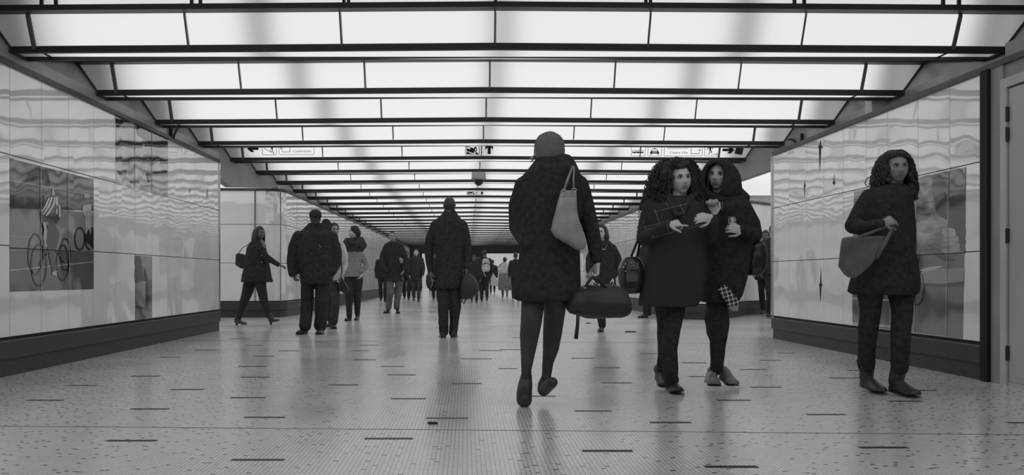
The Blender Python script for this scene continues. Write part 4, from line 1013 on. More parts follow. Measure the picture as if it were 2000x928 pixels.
mb = MB(so); mb.tube([F2.p(1129, 612, -.11), F2.p(1128, 635, -.10), F2.p(1125, 662, -.09)], [.011, .011, .013], 8, flat=.3, up=(0, 1, 0)); mb.obj('hanging_strap', 'blackbag', db, True)
mb = MB(so)
for px, py in ((1152, 556), (1170, 557), (1143, 563)): mb = MB(so); mb.ball(F2.p(px, py, -.07), .008, 8); mb.obj('buckle', 'chrome', db, True)

# ---------------------------------------------------------------- curly-haired woman in the plaid coat
f = Fig('woman with big dark curly hair and dark plaid coat, fingers raised to her chest', 1316, 5.85, 3); o = f.o
f.head(1328, 351, 61, 7, 3, 4, neck=(1322, 400, .03))
aL = [(1274, 405, 18, .02), (1262, 438, 16, .03), (1257, 466, 14.5, .0), (1280, 455, 13, -.16), (1303, 440, 10, -.28)]
aR = [(1362, 405, 18, .02), (1376, 436, 16, .02), (1385, 462, 14, -.04), (1392, 448, 12, -.17), (1393, 431, 10, -.27)]
l1 = [(1305, 590, 27, 0), (1306, 640, 23, .06), (1304, 668, 20, .14), (1300, 700, 17, .22), (1293, 728, 12, .28)]
l2 = [(1320, 590, 22, 0), (1312, 640, 17, -.08), (1306, 680, 17, -.08), (1309, 720, 16, -.06), (1311, 748, 13, -.02)]
f.innards((1322, 400), (1312, 560), [aL, aR], [l1, l2])
hand(f.body, f.p(1304, 438, -.29), (1, -.15, .10), (.1, .6, -.7), -1, .25, .86, curls=[.06, .85, 1.0, 1.05])
hand(f.body, f.p(1391, 424, -.28), (-1, -.15, -.05), (0, .95, -.3), 1, .4, .86, spread=.03, curls=[.45, .48, .5, .52])
f.finish('skin')
mb = MB(o); f.limb(mb, l1); f.limb(mb, l2); f.cloth('trousers', mb, 'trouser', .007, 12, 4)
mb = MB(o); loft(mb, f.rows([(384, 1303, 1345, .08, .03), (392, 1285, 1358, .11, .02), (402, 1270, 1368, .13), (425, 1265, 1374, .145), (470, 1268, 1374, .15), (510, 1263, 1376, .16), (550, 1256, 1375, .17), (585, 1249, 1367, .18), (598, 1248, 1358, .18)]))
f.limb(mb, aL); f.limb(mb, aR); f.cloth('coat', mb, 'plaidcoat', .006, 9, 5)
mb = MB(o)
for q in (-1, 1): mb.chain([f.p(1326+q*24, 386, -.03), f.p(1326+q*14, 402, -.12), f.p(1326+q*5, 420, -.16)], [.030, .028, .018], 10)
f.cloth('scarf', mb, 'plaidcoat', .004, 18, 2, .008)
rs = random.Random(4); mb = MB(o)                        # cloud of curls
env = f.rows([(317, 1306, 1342, .05, .03), (322, 1290, 1352, .10, .04), (332, 1278, 1360, .13, .05), (350, 1268, 1366, .15, .06), (375, 1260, 1370, .15, .07), (400, 1255, 1372, .14, .07), (425, 1254, 1366, .12, .07), (445, 1256, 1300, .08, .04)])
def env_at(t_, a):
    i = min(int(t_), len(env)-2); u = t_-i; A, B = env[i], env[i+1]; r_ = [A[j]*(1-u)+B[j]*u for j in range(5)]
    return Vector((r_[0]+r_[3]*math.cos(a), r_[1]+r_[4]*math.sin(a), r_[2]))
def facezone(p, e=0):
    x, y, z = f.h.loc(p); return abs(x+.004) < .060+e and y > .0 and -.135-e < z < .062+e
cnt = 0
core = MB(o)
for i in range(900):
    t_ = rs.random()*6.9; a = rs.random()*2*PI; p = env_at(t_, a); c = env_at(t_, 0).lerp(env_at(t_, PI), .5)
    p = p.lerp(c, .10+rs.random()*.25)
    if facezone(p, .022): continue
    mb.ball(p, rs.uniform(.016, .030), 8)
for r_ in env[:7]: mb.ball((r_[0]-.0, r_[1]+.05, r_[2]), (r_[3]*.8, r_[4]*.55, .05), 14)
hr = f.cloth('hair', mb, 'hair', .004, 30, 1, .008)
mb = MB(o)
def zoneB(p, e=0): return facezone(p, e)
for i in range(1000):
    t_ = rs.random()*6.9; a = rs.random()*2*PI; p = env_at(t_, a)
    c = env_at(t_, 0).lerp(env_at(t_, PI), .5); out = (p-c).normalized()
    L_ = rs.uniform(.05, .13); r_ = rs.uniform(.004, .011); ph = rs.random()*6; w1 = rs.uniform(.7, 1.5); lean_ = Vector((rs.uniform(-.5, .5), rs.uniform(-.5, .5), -1)).normalized()
    p = p+out*rs.uniform(-.012, .012)+Vector((0, 0, .03)); N_ = 16; e1 = out.cross(lean_).normalized(); e2 = e1.cross(lean_)
    pts = [p+lean_*L_*j/N_+(e1*math.cos(ph+j*w1)+e2*math.sin(ph+j*w1))*r_*(.6+.4*j/N_) for j in range(N_+1)]
    if any(facezone(q_, .006) for q_ in pts[::3]): continue
    mb.tube(pts, [.0030]*(N_-1)+[.002, .001], 4)
mb.obj('curls', 'hair', hr, True)['kind'] = 'stuff'
for q, z in ((1, 0),):
    mb = MB(o); mb.ball(f.h.w(-.077, -.004, -.037), .006, 8); mb.obj('earring', 'chrome', f.root, True)
h1 = f.p(1290, 741, .28); f.shoe((h1.x-.0, h1.y+.06, .075), (h1.x+.005, h1.y-.15, .012), .095, .10, shaft=(f.p(1293, 724, .28), .052))
h1 = f.p(1311, 760, -.0); f.shoe((h1.x, h1.y+.06, .02), (h1.x+.02, h1.y-.17, .014), .10, .10, shaft=(f.p(1311, 742, .0), .056))
hb = thing('handbag', 'shiny black handbag with bright studs hanging beside the plaid coat', 'bag', f.p(1229, 540, .1)); so = hb.location
F2 = Fig.__new__(Fig); F2.d = 5.9; F2.k = 5.9/F; F2.near = 3; F2.vc = .008; F2.seed = 25; F2.o = so; F2.root = hb
mb = MB(so); loft(mb, F2.rows([(502, 1222, 1246, .03), (510, 1214, 1252, .06), (525, 1208, 1256, .08), (550, 1207, 1258, .09), (566, 1210, 1256, .09), (574, 1218, 1248, .07)]), e=2.8)
F2.cloth('bag_body', mb, 'patent', .010, 9, 4)
mb = MB(so); mb.tube([F2.p(1232, 504), F2.p(1238, 488), F2.p(1246, 468, .0), F2.p(1256, 446, .02)], .009, 8, flat=.4, up=(0, 1, 0)); mb.obj('strap', 'patent', hb, True)
mb = MB(so); mb.tube([F2.p(1244, 504, .05), F2.p(1247, 490, .05), F2.p(1250, 470, .05), F2.p(1260, 446, .04)], .009, 8, flat=.4, up=(0, 1, 0)); mb.obj('strap', 'patent', hb, True)
for px, py in ((1218, 522), (1222, 516), (1234, 514), (1237, 519), (1207, 541), (1222, 530)):
    mb = MB(so); mb.ball(F2.p(px, py, -.075), .0065, 8); mb.obj('stud', 'chrome', hb, True)

# ---------------------------------------------------------------- hooded woman with a can
f = Fig('woman in black hooded coat holding a drinks can and a pastry, plaid scarf hanging', 1408, 6.15, 3); o = f.o
f.head(1403, 344, 57, -30, 2, -3, neck=(1408, 388, .03))
aL = [(1382, 405, 16, .02), (1380, 435, 14, .0), (1384, 458, 13, -.06), (1392, 440, 11, -.2), (1396, 422, 9.5, -.27)]
aR = [(1450, 405, 18, .03), (1468, 436, 16, .04), (1475, 460, 14, .0), (1462, 456, 12, -.16), (1449, 449, 9.5, -.27)]
l1 = [(1400, 580, 22, 0), (1404, 630, 20, -.04), (1403, 660, 17, -.06), (1401, 690, 14, -.02), (1400, 718, 13, .0)]
l2 = [(1398, 585, 18, .05), (1388, 622, 12, .16), (1390, 650, 10, .35), (1396, 672, 8, .50)]
f.innards((1408, 390), (1405, 555), [aL, aR], [l1, l2])
hand(f.body, f.p(1452, 450, -.28), (-1, -.12, .22), (-.1, .93, -.1), 1, .5, .88, curls=[.45, .5, .52, .5])
hand(f.body, f.p(1396, 420, -.29), (-.25, -.1, 1), (.1, .9, .3), -1, .5, .84, curls=[.7, .75, .75, .7])
f.finish('skin')
mb = MB(o); f.limb(mb, l1); f.limb(mb, l2); f.cloth('trousers', mb, 'trouser', .006, 12, 4)
mb = MB(o); loft(mb, f.rows([(378, 1380, 1440, .10, .05), (388, 1374, 1456, .13, .03), (402, 1372, 1464, .145), (430, 1372, 1470, .15), (470, 1374, 1470, .15), (510, 1374, 1462, .16), (550, 1368, 1455, .17), (575, 1366, 1448, .17), (590, 1370, 1438, .16)]))
f.limb(mb, aL); f.limb(mb, aR); f.cloth('coat', mb, 'coat', .006, 9, 5)
h = f.h; mb = MB(o); R = []                             # hood around the face
for y, rx, rz, dz, dx in ((.0, .084, .118, .005, 0), (.075, .076, .112, -.018, 0), (.112, .074, .112, -.030, 0), (.120, .086, .124, -.030, 0), (.100, .108, .142, -.024, .0), (.06, .130, .160, -.03, .004), (.0, .146, .170, -.038, .010), (-.06, .148, .170, -.048, .016), (-.12, .125, .150, -.05, .014), (-.155, .08, .1, -.05, .01), (-.165, .02, .03, -.05, .01)):
    R.append([h.w(dx+rx*math.cos(2*PI*j/36)*(1+(.0 if y > .09 else .38)*max(0, -math.sin(2*PI*j/36))), y, dz+rz*math.sin(2*PI*j/36)*(1+.10*max(0, -math.sin(2*PI*j/36)))) for j in range(36)])
mb.rings(R)
f.cloth('hood', mb, 'coat', .005, 14, 3, .006)
mb = MB(o); mb.chain([f.p(1442, 378, .02), f.p(1456, 386, .0), f.p(1440, 398, -.08), f.p(1410, 392, -.10), f.p(1384, 384, -.06), f.p(1374, 392, -.05)], [.05, .035, .03, .035, .04, .03], 12)
f.cloth('hood_folds', mb, 'coat', .004, 16, 2, .009)
mb = MB(o)
for q in (-1, 1):
    for i in range(6): mb.chain([h.w(q*(.03+.007*i), .072-.004*i, .085-.006*i), h.w(q*(.060+.003*i), .066-.006*i, .03), h.w(q*(.062+.003*i), .06-.006*i, -.05), h.w(q*(.056+.004*i), .055, -.13)], [.009, .010, .010, .006], 7)
f.cloth('hair', mb, 'hair', .002, 40, 1, .005)
mb = MB(o); A = [f.p(1409, 560, -.19), f.p(1420, 575, -.2), f.p(1430, 588, -.2), f.p(1434, 598, -.19)]
mb.tube(A, [.035, .04, .042, .05], 14, flat=.35, up=(0, 1, 0)); f.cloth('scarf', mb, 'plaidscarf', .003, 20, 1, .006)
mb = MB(o)
for i in range(16):
    a = f.p(1428+i*.9, 597-abs(i-8)*.15, -.19-.01*(i % 3)); mb.tube([a, a+Vector((.004*((i % 3)-1), 0, -.035-.01*(i % 2)))], .0025, 5)
mb.obj('scarf_fringe', 'lightcloth', f.root, True)['kind'] = 'stuff'
for dx in (0, 5):
    mb = MB(o); mb.tube([f.p(1406+dx, 394, -.16), f.p(1405+dx, 412, -.17)], .004, 6); mb.obj('toggle_cord', 'midcloth', f.root, True)
hp = f.p(1398, 738, -.02)
q = f.shoe((hp.x, hp.y+.10, .055), (hp.x-.045, hp.y-.14, .02), .10, .095, 'sneaker', shaft=(f.p(1400, 722, .02), .042))
for i in range(3):
    mb = MB(o); c = Vector((hp.x-.075+.0*i, hp.y-.02+.035*i-.03, .05)); mb.chain([c+Vector((-.002, 0, -.02)), c+Vector((.012, .012, .03)), c+Vector((.03, .03, .055))], .005, 6); mb.obj('stripe', 'stripe', q, True)
hp = f.p(1410, 742, .1)
f.shoe((hp.x+.0, hp.y-.02, .06), (hp.x+.03, hp.y-.24, .02), .10, .09, 'sneaker')
cn = thing('drinks_can', 'small metal drinks can gripped by the hooded woman', 'can', f.p(1430, 453, -.243)); lathe(MB(cn.location), tuple(cn.location), [(.020, 0), (.027, .006), (.028, .015), (.028, .095), (.022, .108), (.024, .111), (.022, .108), (.018, .107)], 24).obj('can_body', 'can', cn, True)
mb = MB(cn.location); mb.ball(cn.location+Vector((0, .004, .109)), (.010, .006, .002), 8); mb.obj('pull_tab', 'chrome', cn, True)
mb = MB(f.p(1389, 397, -.33)); rs = random.Random(2); c = f.p(1389, 397, -.33)
for i in range(16): mb.ball(c+Vector((rs.uniform(-.035, .035), rs.uniform(-.015, .015), rs.uniform(-.012, .02))), rs.uniform(.012, .02), 8)
fo = remesh(mb, 'pastry', .004, 'food', None, 1); fo.location = c; tag(fo, 'small pale pastry held at the chest between the two women', 'food')
cb_ = thing('handbag', 'glossy black shoulder bag at the left arm of the hooded woman', 'bag', f.p(1474, 505, .05)); so = cb_.location
F2 = Fig.__new__(Fig); F2.d = 6.2; F2.k = 6.2/F; F2.near = 3; F2.vc = .009; F2.seed = 35; F2.o = so; F2.root = cb_
mb = MB(so); loft(mb, F2.rows([(470, 1462, 1486, .04), (480, 1458, 1494, .07), (500, 1456, 1498, .08), (525, 1456, 1494, .08), (538, 1460, 1484, .06)]), e=2.7); F2.cloth('bag_body', mb, 'patent', .009, 9, 4)
mb = MB(so); mb.tube([F2.p(1466, 474, -.02), F2.p(1470, 450, -.09), F2.p(1463, 420, -.12), F2.p(1455, 398, -.04)], .010, 8, flat=.4, up=(0, 1, 0)); mb.obj('strap', 'patent', cb_, True)
for px, py in ((1466, 494), (1488, 468)): mb = MB(so); mb.ball(F2.p(px, py, -.075), .008, 8); mb.obj('clasp', 'chrome', cb_, True)

# ---------------------------------------------------------------- woman at the right with the grey tote
f = Fig('woman with long wavy dark hair in short black coat beside the right wall', 1728, 5.66, 3); o = f.o
f.head(1751, 328, 60, -8, 0, 3, neck=(1744, 376, .03))
aL = [(1700, 386, 18, 0), (1682, 414, 18, .01), (1667, 440, 17, .0), (1690, 446, 14, -.14), (1718, 438, 11, -.26)]
aR = [(1766, 392, 17, .03), (1772, 430, 15, .05), (1774, 470, 14, .06), (1776, 510, 12, .02)]
l1 = [(1700, 570, 25, 0), (1700, 605, 20.5, .04), (1696, 640, 18.5, .06), (1693, 680, 16.5, .12), (1692, 715, 16, .18)]
l2 = [(1760, 570, 25, 0), (1762, 605, 20, -.04), (1760, 640, 18.5, -.05), (1758, 680, 17, -.03), (1757, 718, 16.5, .0)]
f.innards((1738, 380), (1730, 548), [aL, aR], [l1, l2])
hand(f.body, f.p(1720, 436, -.27), (1, -.1, .28), (-.1, .8, -.55), -1, .6, .88, curls=[.55, .7, .8, .85])
f.finish('skin_mid')
mb = MB(o); f.limb(mb, l1); f.limb(mb, l2)
for px, dy in ((1692, .18), (1757, 0)):
    c = f.p(px, 708, dy)
    for i in range(3): mb.ball(c+Vector((0, 0, -.02*i+.01)), (.066-.004*i, .066, .016), 14)
f.cloth('trousers', mb, 'trouser', .006, 12, 3)
mb = MB(o); loft(mb, f.rows([(360, 1722, 1764, .07, .03), (368, 1704, 1772, .10, .02), (380, 1690, 1778, .13), (400, 1686, 1779, .14), (440, 1684, 1779, .14), (480, 1680, 1781, .15), (520, 1672, 1787, .16), (550, 1664, 1792, .17), (570, 1659, 1789, .17), (577, 1672, 1780, .16)]))
f.limb(mb, aL); f.limb(mb, aR); f.cloth('coat', mb, 'coat', .006, 9, 5)
rs = random.Random(9); mb = MB(o); h = f.h
env = f.rows([(298, 1738, 1762, .04, .02), (303, 1726, 1768, .08, .03), (314, 1718, 1775, .11, .04), (332, 1710, 1781, .12, .05), (352, 1706, 1785, .12, .05), (372, 1706, 1788, .11, .05), (392, 1712, 1788, .08, .03)])
for i in range(700):
    t_ = rs.random()*5.9; a = rs.random()*2*PI; p = env_at(t_, a); c = env_at(t_, 0).lerp(env_at(t_, PI), .5); p = p.lerp(c, .08+rs.random()*.25)
    x, y, z = h.loc(p)
    if abs(x) < .072 and y > .01 and -.16 < z < .07: continue
    mb.ball(p, rs.uniform(.014, .024), 8)
for i_, r_ in enumerate(env): mb.ball((r_[0], r_[1]+.04, r_[2]-(.02 if i_ < 2 else 0)), (r_[3]*.75, r_[4]*.6, .02 if i_ < 2 else .05), 14)
hr = f.cloth('hair', mb, 'hair', .003, 30, 1, .007)
mb = MB(o)
def zoneD(p, e=0):
    x, y, z = h.loc(p); return abs(x) < .062+e and y > .01 and -.15 < z < .062+e
strands(f, mb, env, 420, 5.95, .012, .0034, 21, zoneD)
for pts in (((1706, 345), (1694, 348), (1689, 358), (1694, 364)), ((1707, 352), (1698, 358), (1697, 366)), ((1787, 362), (1792, 374), (1792, 386), (1786, 392), (1783, 388))):
    P_ = [f.p(x, y, -.02) for x, y in pts]; mb.tube([P_[min(i//4, len(P_)-1)].lerp(P_[min(i//4+1, len(P_)-1)], (i % 4)/4) for i in range(4*len(P_)-3)], .003, 5)
mb.obj('curls', 'hair', hr, True)['kind'] = 'stuff'
mb = MB(o); mb.ball(h.w(-.077, .0, -.037), .006, 8); mb.obj('earring', 'chrome', f.root, True)
hp = f.p(1697, 748, .18); f.shoe((hp.x-.01, hp.y+.07, .045), (hp.x+.03, hp.y-.17, .012), .095, .10, name='boot', shaft=(f.p(1693, 712, .18), .052))
hp = f.p(1760, 760, -.0); f.shoe((hp.x-.02, hp.y+.09, .03), (hp.x+.05, hp.y-.14, .012), .10, .11, name='boot', shaft=(f.p(1756, 716, .01), .054))
tb = thing('tote_bag', 'dull grey leather tote bag slung across the front of the woman by the right wall', 'bag', f.p(1690, 495, -.2)); so = tb.location
F2 = Fig.__new__(Fig); F2.d = 5.42; F2.k = 5.42/F; F2.near = 3; F2.vc = .008; F2.seed = 45; F2.o = so; F2.root = tb
mb = MB(so); ring_ = [(1657, 462), (1735, 460), (1722, 492), (1700, 522), (1672, 544), (1660, 536), (1648, 520)]
A = [F2.p(x, y, -.04) for x, y in ring_]; mb.prism(A, (0, .10, 0)); F2.cloth('bag_body', mb, 'totegrey', .005, 10, 9)
mb = MB(so); mb.tube([F2.p(1664, 468, -.03), F2.p(1700, 455, -.04), F2.p(1738, 440, -.05)], .010, 8, flat=.45, up=(0, 1, 0)); mb.obj('strap', 'totegrey', tb, True)
mb = MB(so); mb.tube([F2.p(1712, 505, -.05), F2.p(1728, 476, -.055), F2.p(1746, 441, -.05)], .013, 8, flat=.35, up=(0, 1, 0)); mb.obj('strap', 'totegrey', tb, True)

# ---------------------------------------------------------------- man walking away in the dark suit
f = Fig('man in dark suit walking away, seen from behind at the middle of the passage', 876, 11.05, 2); o = f.o
f.head(878, 403, 33, 172, 0, neck=(878, 428, 0), face=False)
aL = [(850, 440, 9.5, 0), (840, 465, 9, .02), (837, 490, 8.2, .03), (838, 512, 7, 0), (841, 528, 5.5, -.03)]
aR = [(904, 440, 9.5, 0), (911, 465, 9, .02), (913, 488, 8.2, .03), (912, 508, 7, .0), (911, 522, 5.5, -.03)]
l1 = [(866, 556, 12, 0), (866, 600, 11, -.04), (866, 630, 10, -.02), (867, 648, 9.5, .02)]
l2 = [(888, 556, 12.5, 0), (889, 600, 12, .02), (887, 630, 9, .06), (885, 650, 8.5, .08)]
f.innards((878, 430), (877, 545), [aL, aR], [l1, l2])
hand(f.body, f.p(842, 531, -.04), (.1, -.1, -1), (1, 0, 0), 1, .4, .95); hand(f.body, f.p(911, 525, -.04), (0, -.1, -1), (-1, 0, 0), 1, .9, .95)
f.finish('skin_dark')
mb = MB(o); f.limb(mb, l1); f.limb(mb, l2); f.cloth('trousers', mb, 'trouser', .005, 12, 4, .009)
mb = MB(o); loft(mb, f.rows([(408, 869, 888, .065, .01), (417, 864, 893, .085, .01), (430, 850, 903, .11), (440, 846, 908, .12), (470, 848, 906, .125), (500, 851, 903, .12), (530, 850, 903, .13), (556, 849, 903, .14), (564, 852, 900, .14)]))
f.limb(mb, aL); f.limb(mb, aR); f.cloth('jacket', mb, 'coat', .005, 9, 3, .010)
cap_hair(f, 'hair', vol=.010)
mb = MB(o); mb.tube([f.h.w(-.078, -.02, .003), f.h.w(-.079, .04, .006), f.h.w(-.07, .092, .006)], .003, 6); mb.obj('glasses', 'chrome', f.root, True)
for px, dy in ((866, .02), (885, .08)):
    hp = f.p(px, 655, dy); f.shoe((hp.x, hp.y-.06, .014), (hp.x+(.02 if px > 870 else -.02), hp.y+.20, .012), .105, .09)
db = thing('duffel_bag', 'dark bulky bag carried at the right side of the suited man walking away', 'bag', at(915, 560, 11.0)); so = db.location
F2 = Fig.__new__(Fig); F2.d = 11.0; F2.k = 11.0/F; F2.near = 2; F2.vc = .012; F2.seed = 55; F2.o = so; F2.root = db
mb = MB(so); loft(mb, F2.rows([(533, 906, 918, .03), (540, 902, 926, .07), (552, 899, 934, .10), (566, 898, 937, .11), (576, 898, 932, .10), (584, 899, 916, .06)])); F2.cloth('bag_body', mb, 'blackbag', .012, 7, 3)
mb = MB(so); mb.tube([F2.p(904, 540), F2.p(908, 530), F2.p(914, 529), F2.p(918, 540)], .01, 8); mb.obj('handle', 'blackbag', db, True)
mb = MB(so); mb.tube([F2.p(903, 582), F2.p(902, 590), F2.p(906, 593), F2.p(910, 584)], .008, 8); mb.obj('hanging_strap', 'blackbag', db, True)

# ---------------------------------------------------------------- man in the cap
f = Fig('heavyset man in dark cap and bulky black jacket walking with head lowered', 614, 11.8, 2); o = f.o
f.head(616, 427, 31, 14, -22, neck=(617, 452, .03)); 
aL = [(584, 464, 13, 0), (574, 488, 12.5, .02), (571, 510, 11.5, .0), (572, 532, 9.5, -.05)]
aR = [(648, 464, 13, 0), (655, 488, 12.5, .02), (657, 510, 11, .0), (650, 530, 9, -.06)]
l1 = [(601, 548, 13.5, 0), (600, 590, 12.5, .05), (598, 618, 12, .0), (596, 636, 12, -.02)]
l2 = [(630, 548, 15, 0), (629, 590, 13.5, -.03), (627, 618, 12, .02), (626, 636, 13, .06)]
f.innards((616, 456), (615, 540), [aL, aR], [l1, l2])
hand(f.body, f.p(574, 535, -.05), (.3, -.2, -1), (.6, .5, 0), 1, .7, .95)
hand(f.body, f.p(648, 533, -.06), (-.3, -.2, -1), (-.6, .5, 0), 1, .5, .95)
f.finish('skin_dark')
mb = MB(o); f.limb(mb, l1); f.limb(mb, l2); f.cloth('trousers', mb, 'trouser', .006, 10, 3)
mb = MB(o); loft(mb, f.rows([(436, 605, 634, .10, .07), (441, 600, 638, .13, .05), (448, 592, 642, .13, .03), (458, 582, 650, .16), (480, 580, 652, .18), (510, 582, 654, .19), (540, 585, 652, .19), (555, 588, 648, .18)]))
mb.ball(f.p(638, 440, .08), (.08, .08, .10), 14); mb.ball(f.p(632, 447, .05), (.12, .1, .08), 14)
f.limb(mb, aL); f.limb(mb, aR); f.cloth('jacket', mb, 'coat', .012, 7, 3)
mb = MB(o); mb.tube([f.p(622, 478, -.18), f.p(626, 482, -.19), f.p(623, 486, -.18)], .008, 6); mb.obj('chest_badge', 'midcloth', f.root, True)
h = f.h; mb = MB(o); R = []
for y, rx, rz in ((.028, .086, .102), (.045, .088, .104), (.075, .086, .102), (.10, .074, .088), (.118, .05, .06), (.126, .012, .014)):
    R.append([h.w(rx*math.cos(2*PI*j/28), rz*math.sin(2*PI*j/28)-.004, y) for j in range(28)])
mb.rings(R)
mb.rings([[h.w(.075*math.cos(a)*q, .06+.095*math.sin(a)*q, z-.02*math.sin(a)) for a in [PI*j/12 for j in range(13)]] for z, q in ((.030, 1), (.040, 1))])
f.cloth('cap', mb, 'coat', 0, 9, 1, .006)
for px, py, dx in ((594, 648, -.06), (626, 650, -.01)):
    hp = f.p(px, py, -.02); f.shoe((hp.x, hp.y+.12, .014), (hp.x+dx, hp.y-.16, .012), .115, .10)
# boy-sized walker behind him
f = Fig('person in pale nylon jacket half hidden behind the man in the cap', 658, 13.0, 2); o = f.o
f.head(653, 449, 26, 25, 0, neck=(656, 470, .02))
aL = [(645, 480, 7, 0), (642, 505, 6.5, 0), (645, 528, 5, -.05)]
aR = [(667, 480, 7, 0), (673, 498, 6.8, 0), (674, 518, 6, -.02), (668, 535, 5.2, -.08)]
l1 = [(654, 560, 10, 0), (656, 590, 8.8, -.05), (653, 615, 8.5, .02), (651, 628, 8.8, .06)]
l2 = [(648, 560, 10, 0), (646, 592, 9, .2), (645, 622, 8, .45)]
f.innards((656, 475), (655, 548), [aL, aR], [l1, l2]); hand(f.body, f.p(667, 538, -.08), (-.1, -.1, -1), (-1, 0, 0), -1, .5, .9)
f.finish('skin_mid'); mb = MB(o); f.limb(mb, l1); f.limb(mb, l2); f.cloth('trousers', mb, 'jeans', .006, 12, 3)
mb = MB(o); loft(mb, f.rows([(464, 648, 666, .08), (470, 642, 670, .11), (490, 641, 671, .12), (530, 643, 670, .13), (548, 644, 670, .13)])); f.limb(mb, aL); f.limb(mb, aR); f.cloth('jacket', mb, 'palejacket', .008, 12, 3)
cap_hair(f, 'hair'); hp = f.p(652, 638, .04); f.shoe((hp.x-.01, hp.y+.08, .014), (hp.x+.02, hp.y-.16, .012), .11, .10)
hp = f.p(644, 630, .46); f.shoe((hp.x, hp.y+.08, .03), (hp.x+.0, hp.y-.12, .012), .10, .09)
sbg = thing('satchel', 'small black satchel hanging between the pale jacket and the scarfed woman', 'bag', f.p(672, 555, -.02)); mb = MB(sbg.location)
mb.prism([f.p(x, y, -.12) for x, y in ((662, 546), (667, 541), (681, 566), (672, 573), (663, 568))], (0, .08, 0)); mb.obj('bag_body', 'blackbag', sbg)
mb = MB(sbg.location); mb.tube([f.p(665, 545, -.08), f.p(668, 530, -.13), f.p(664, 475, -.14)], .010, 6); mb.obj('strap', 'blackbag', sbg)

# ---------------------------------------------------------------- woman in scarf and grey coat
f = Fig('woman in dark knit hat, fluffy scarf and grey jacket, hand in pocket, gazing sideways', 693, 15.3, 2); o = f.o
f.head(690, 453, 23, -56, 8, neck=(694, 478, .02))
aL = [(677, 500, 6, 0), (673, 515, 5.5, 0), (675, 530, 5, -.08)]
aR = [(706, 498, 5.8, 0), (713, 510, 5.2, .03), (716, 520, 4.8, .0), (707, 530, 4.4, -.08)]
l1 = [(682, 545, 10.5, 0), (682, 575, 8.2, -.04), (682, 598, 6.5, .0), (682, 616, 5.5, .02)]
l2 = [(699, 545, 10.5, 0), (698, 575, 8.2, .04), (698, 596, 6.5, .12), (698, 612, 5.5, .18)]
f.innards((693, 485), (691, 540), [aL, aR], [l1, l2]); hand(f.body, f.p(708, 535, -.09), (-.6, 0, -1), (-1, .2, 0), 1, .3, .9)
f.finish('skin'); mb = MB(o); f.limb(mb, l1); f.limb(mb, l2); f.cloth('trousers', mb, 'trouser', .003, 12, 3)
mb = MB(o); loft(mb, f.rows([(478, 682, 704, .09), (488, 677, 708, .11), (500, 676, 708, .115), (518, 676, 706, .11), (530, 672, 708, .12), (541, 668, 710, .125)])); f.limb(mb, aL); f.limb(mb, aR); f.cloth('jacket', mb, 'greycoat', .005, 9, 3)
mb = MB(o); rs = random.Random(3)
for i in range(110):
    a = rs.random()*2*PI; z = rs.random(); c = f.p(692, 466+z*24, .0); r_ = .12+.07*math.sin(z*PI)
    mb.ball(c+Vector((math.cos(a)*r_, math.sin(a)*r_*.8, 0)), rs.uniform(.035, .055), 7)
f.cloth('scarf', mb, 'scarf', .008, 20, 1, .012)
h = f.h; mb = MB(o); mb.ball(h.w(0, -.022, .035), (.094, .105, .094), 18); mb.ball(h.w(0, -.07, -.01), (.085, .075, .10), 14); f.cloth('knit_hat', mb, 'coat2', .002, 30, 1, .008)
hp = f.p(682, 620, .02); f.shoe((hp.x+.01, hp.y+.08, .014), (hp.x-.05, hp.y-.13, .012), .09, .09, name='boot', shaft=(f.p(682, 604, .02), .05))
hp = f.p(698, 617, .15); f.shoe((hp.x, hp.y+.08, .03), (hp.x-.02, hp.y-.13, .012), .09, .09, name='boot', shaft=(f.p(698, 600, .15), .05))

# ---------------------------------------------------------------- woman striding to the right at the left opening
f = Fig('woman striding sideways in heeled boots and short black coat by the left opening', 500, 13.8, 2); o = f.o
f.head(507, 456, 26, 48, 0, neck=(503, 476, .02))
aR = [(510, 488, 7.5, -.12), (520, 502, 6.5, -.14), (532, 510, 5.6, -.15), (543, 517, 4.6, -.16)]
aL = [(491, 488, 7.5, .12), (485, 506, 6.5, .14), (487, 524, 5.5, .14)]
l1 = [(489, 545, 12.5, .06), (484, 568, 11, .07), (478, 586, 9, .08), (470, 606, 7, .08), (466, 620, 6, .08)]
l2 = [(507, 548, 12, -.06), (512, 570, 9.5, -.06), (516, 590, 8, -.06), (522, 608, 6.3, -.06), (526, 618, 5.8, -.06)]
f.innards((503, 480), (498, 535), [aR, aL], [l1, l2]); hand(f.body, f.p(544, 518, -.16), (1, 0, -.25), (0, .3, -1), 1, .4, .9)
f.finish('skin_dark'); mb = MB(o); f.limb(mb, l1); f.limb(mb, l2); f.cloth('trousers', mb, 'trouser', .004, 12, 3, .009)
mb = MB(o); loft(mb, f.rows([(468, 495, 513, .08), (474, 488, 517, .12), (484, 483, 519, .17), (500, 480, 522, .18), (520, 477, 526, .19), (540, 473, 530, .20), (551, 471, 533, .20)])); f.limb(mb, aR); f.limb(mb, aL); f.cloth('coat', mb, 'coat', .006, 9, 3)
cap_hair(f, 'hair', long=.16)
mb = MB(o); mb.chain([f.p(510, 472, -.05), f.p(516, 480, -.08), f.p(514, 490, -.1)], [.04, .035, .02], 10); f.cloth('scarf', mb, 'midcloth', .004, 20, 1, .009)
for px, py, dy in ((511, 500, -.19), (511, 512, -.19)):
    mb = MB(o); mb.ball(f.p(px, py, dy), .009, 8); mb.obj('button', 'chrome', f.root, True)
hp = f.p(459, 632, .08); hp.z = .06; t_ = f.p(482, 632, .06); t_.z = .014
f.shoe(hp, t_, .08, .075, name='boot', shaft=(f.p(466, 617, .08), .048), block=.055)
hp = f.p(526, 628, -.06); hp.z = .075; t_ = f.p(546, 626, -.08); t_.z = .085
f.shoe(hp, t_, .08, .07, name='boot', shaft=(f.p(526, 615, -.06), .048), block=.062)
